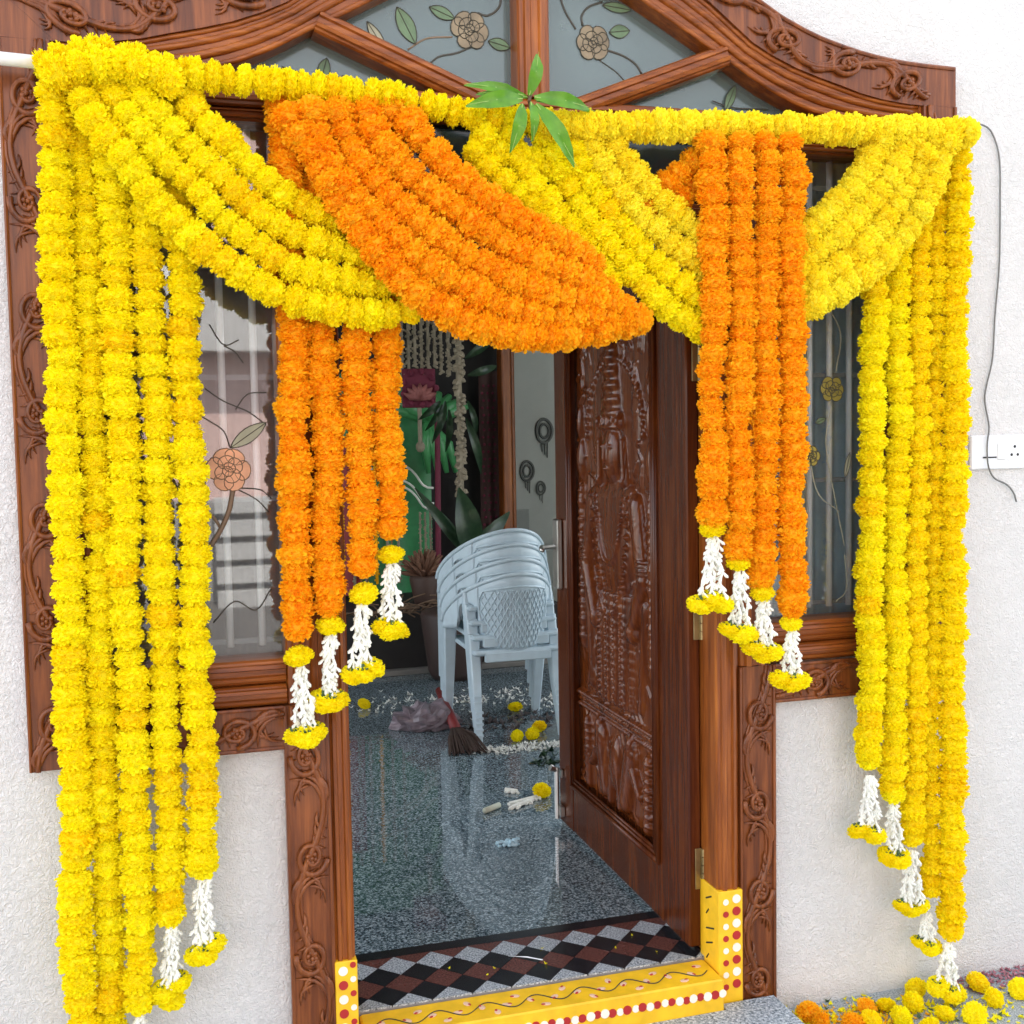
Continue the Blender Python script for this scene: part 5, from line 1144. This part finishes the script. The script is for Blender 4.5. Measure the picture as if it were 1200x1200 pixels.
# ------------------------------------------------------------------ marigolds dropped on the porch
PORCHF = [((1.8195, -0.1134, 0.0), 'y', 'yellow marigold in the middle of the pile against the wall foot'), ((1.8763, -0.046, 0.0), 'd', 'yellow marigold leaning on the wall, left of the lowest tassel'),
 ((1.7465, -0.0985, 0.0), 'y', 'yellow marigold between the orange one and the middle of the pile'), ((1.748, -0.1627, 0.0), 'y', 'yellow marigold at the photo edge below the middle of the pile'),
 ((2.0382, -0.158, 0.0), 'y', 'big yellow marigold right of the lowest tassel showing its dark centre'), ((2.0533, -0.0753, 0.0), 'd', 'deep yellow marigold tucked behind the big one right of the lowest tassel'),
 ((2.136, -0.1424, 0.0), 'y', 'yellow marigold at the far right edge on bare grey granite'), ((1.8643, -0.1833, 0.0), 'y', 'small yellow marigold below the lowest tassel'),
 ((1.9313, -0.2145, 0.0), 'y', 'round yellow marigold in front, below the big one'), ((1.695, -0.0906, 0.0), 'o', 'round bright orange marigold standing in the pile'),
 ((1.5352, -0.0695, 0.0), 'o', 'flattened orange marigold left in the pile near the door frame'), ((1.5394, -0.12, 0.0), 'o', 'orange marigold cut by the photo edge at the left of the pile'),
 ((1.6588, -0.1596, 0.0), 'd', 'deep yellow marigold in front of the round orange one'), ((1.4733, -0.0981, 0.0), 'd', 'deep yellow marigold nearest the carved door frame'), ((1.6177, -0.146, 0.0), 'o', 'orange marigold at the photo edge left of the round orange one'),
 ((1.7881, -0.2199, 0.0), 'y', 'yellow marigold at the bottom edge between two others')]
for p, key, lab in PORCHF: loose_marigold(p, key, lab, .031, 'marigolds dropped on the porch', .9)
litter('loose_petals', [(1.4655, -0.069, 0.0), (1.644, -0.1057, 0.0), (1.8801, -0.1382, 0.0), (2.085, -0.183, 0.0)], 420, .06, .05, .009, YEL, 11, z=0, kind='stuff')
litter('loose_petals', [(1.4655, -0.069, 0.0), (1.6159, -0.1099, 0.0), (1.7692, -0.1473, 0.0)], 240, .06, .04, .009, ORA, 12, z=0, kind='stuff')
litter('pink_powder', [(2.0089, -0.0403, 0.0), (2.2326, -0.0427, 0.0), (2.4043, -0.0467, 0.0)], 500, .03, .03, .007, plain('pink_powder_grains', (.42, .17, .20), .8), 13, z=0, kind='stuff')
litter('leaf_bits', [(1.4864, -0.0759, 0.0), (1.9708, -0.1915, 0.0)], 40, .08, .04, .010, CALYX, 14, z=0, kind='stuff')
litter('petal_bits', [(1.3964, 0.0226, 0.0), (1.4029, -0.0027, 0.0)], 16, .012, .012, .010, YEL, 15, z=0, kind='stuff')

# ------------------------------------------------------------------ across the street (mirrored in the window panes)
oh = thing('opposite_house', 'pink house across the street, seen only as a reflection in the left window', 'house', (.5, -9, -.1))
PINKW = plain('pink_house_paint', (.72, .50, .46), .8)
obj('house_body', G().box(-3.2, 3.0, -14, -9, -.1, 4.6), PINKW, oh)
obj('parapet', G().box(-3.3, 3.1, -9.2, -8.9, 3.0, 3.25), plain('white_house_paint', (.75, .74, .72), .7), oh)
obj('balcony', G().box(-1.6, 2.2, -8.98, -8.6, 2.35, 2.95), plain('white_balcony_paint', (.60, .58, .57), .7), oh)
obj('base_course', G().box(-3.2, 3.0, -8.99, -8.9, -.1, .9), plain('grey_plinth', (.36, .35, .34), .8), oh)
st_ = plain('white_step', (.52, .51, .50), .7)
for k in range(5): obj('step', G().box(.35, .95, -8.6-.08*k, -8.4-.08*k, -.1+.22*k, .05+.22*k), st_, oh)
gt = thing('compound_tree', 'dark broad tree across the street, filled out to block sky mirrored in the right window', 'tree', (8, -10, -.1))
obj('trunk', G().tube([(8, -10, -.1), (8.1, -10, 1.5), (7.9, -10, 3.2)], [.25, .2, .12], 8), plain('bark', (.09, .06, .04), .9), gt)
g = G(); rn = random.Random(77)
for k in range(5200):  # unseen crown enlarged and thickened to keep sky reflections off the right panes
    an = rn.uniform(0, 6.3); ph = math.asin(rn.uniform(-1, 1)); r_ = rn.uniform(.5, 1)**.5
    p = Vector((7.6+3.6*r_*cos(ph)*cos(an), -10+2.2*r_*cos(ph)*sin(an), 2.6+2.6*r_*sin(ph)))
    a = Vector((rn.gauss(0, 1), rn.gauss(0, 1), rn.gauss(0, .5))).normalized()*.30; b = a.cross(Vector((rn.gauss(0, 1), 0, 1))).normalized()*.15
    g.add([p-a, p+b, p+a, p-b], [(0, 1, 2, 3)])
obj('crown', g, leaf_mat('tree_leaves', (.018, .040, .028), (.035, .065, .042)), gt, kind='stuff')
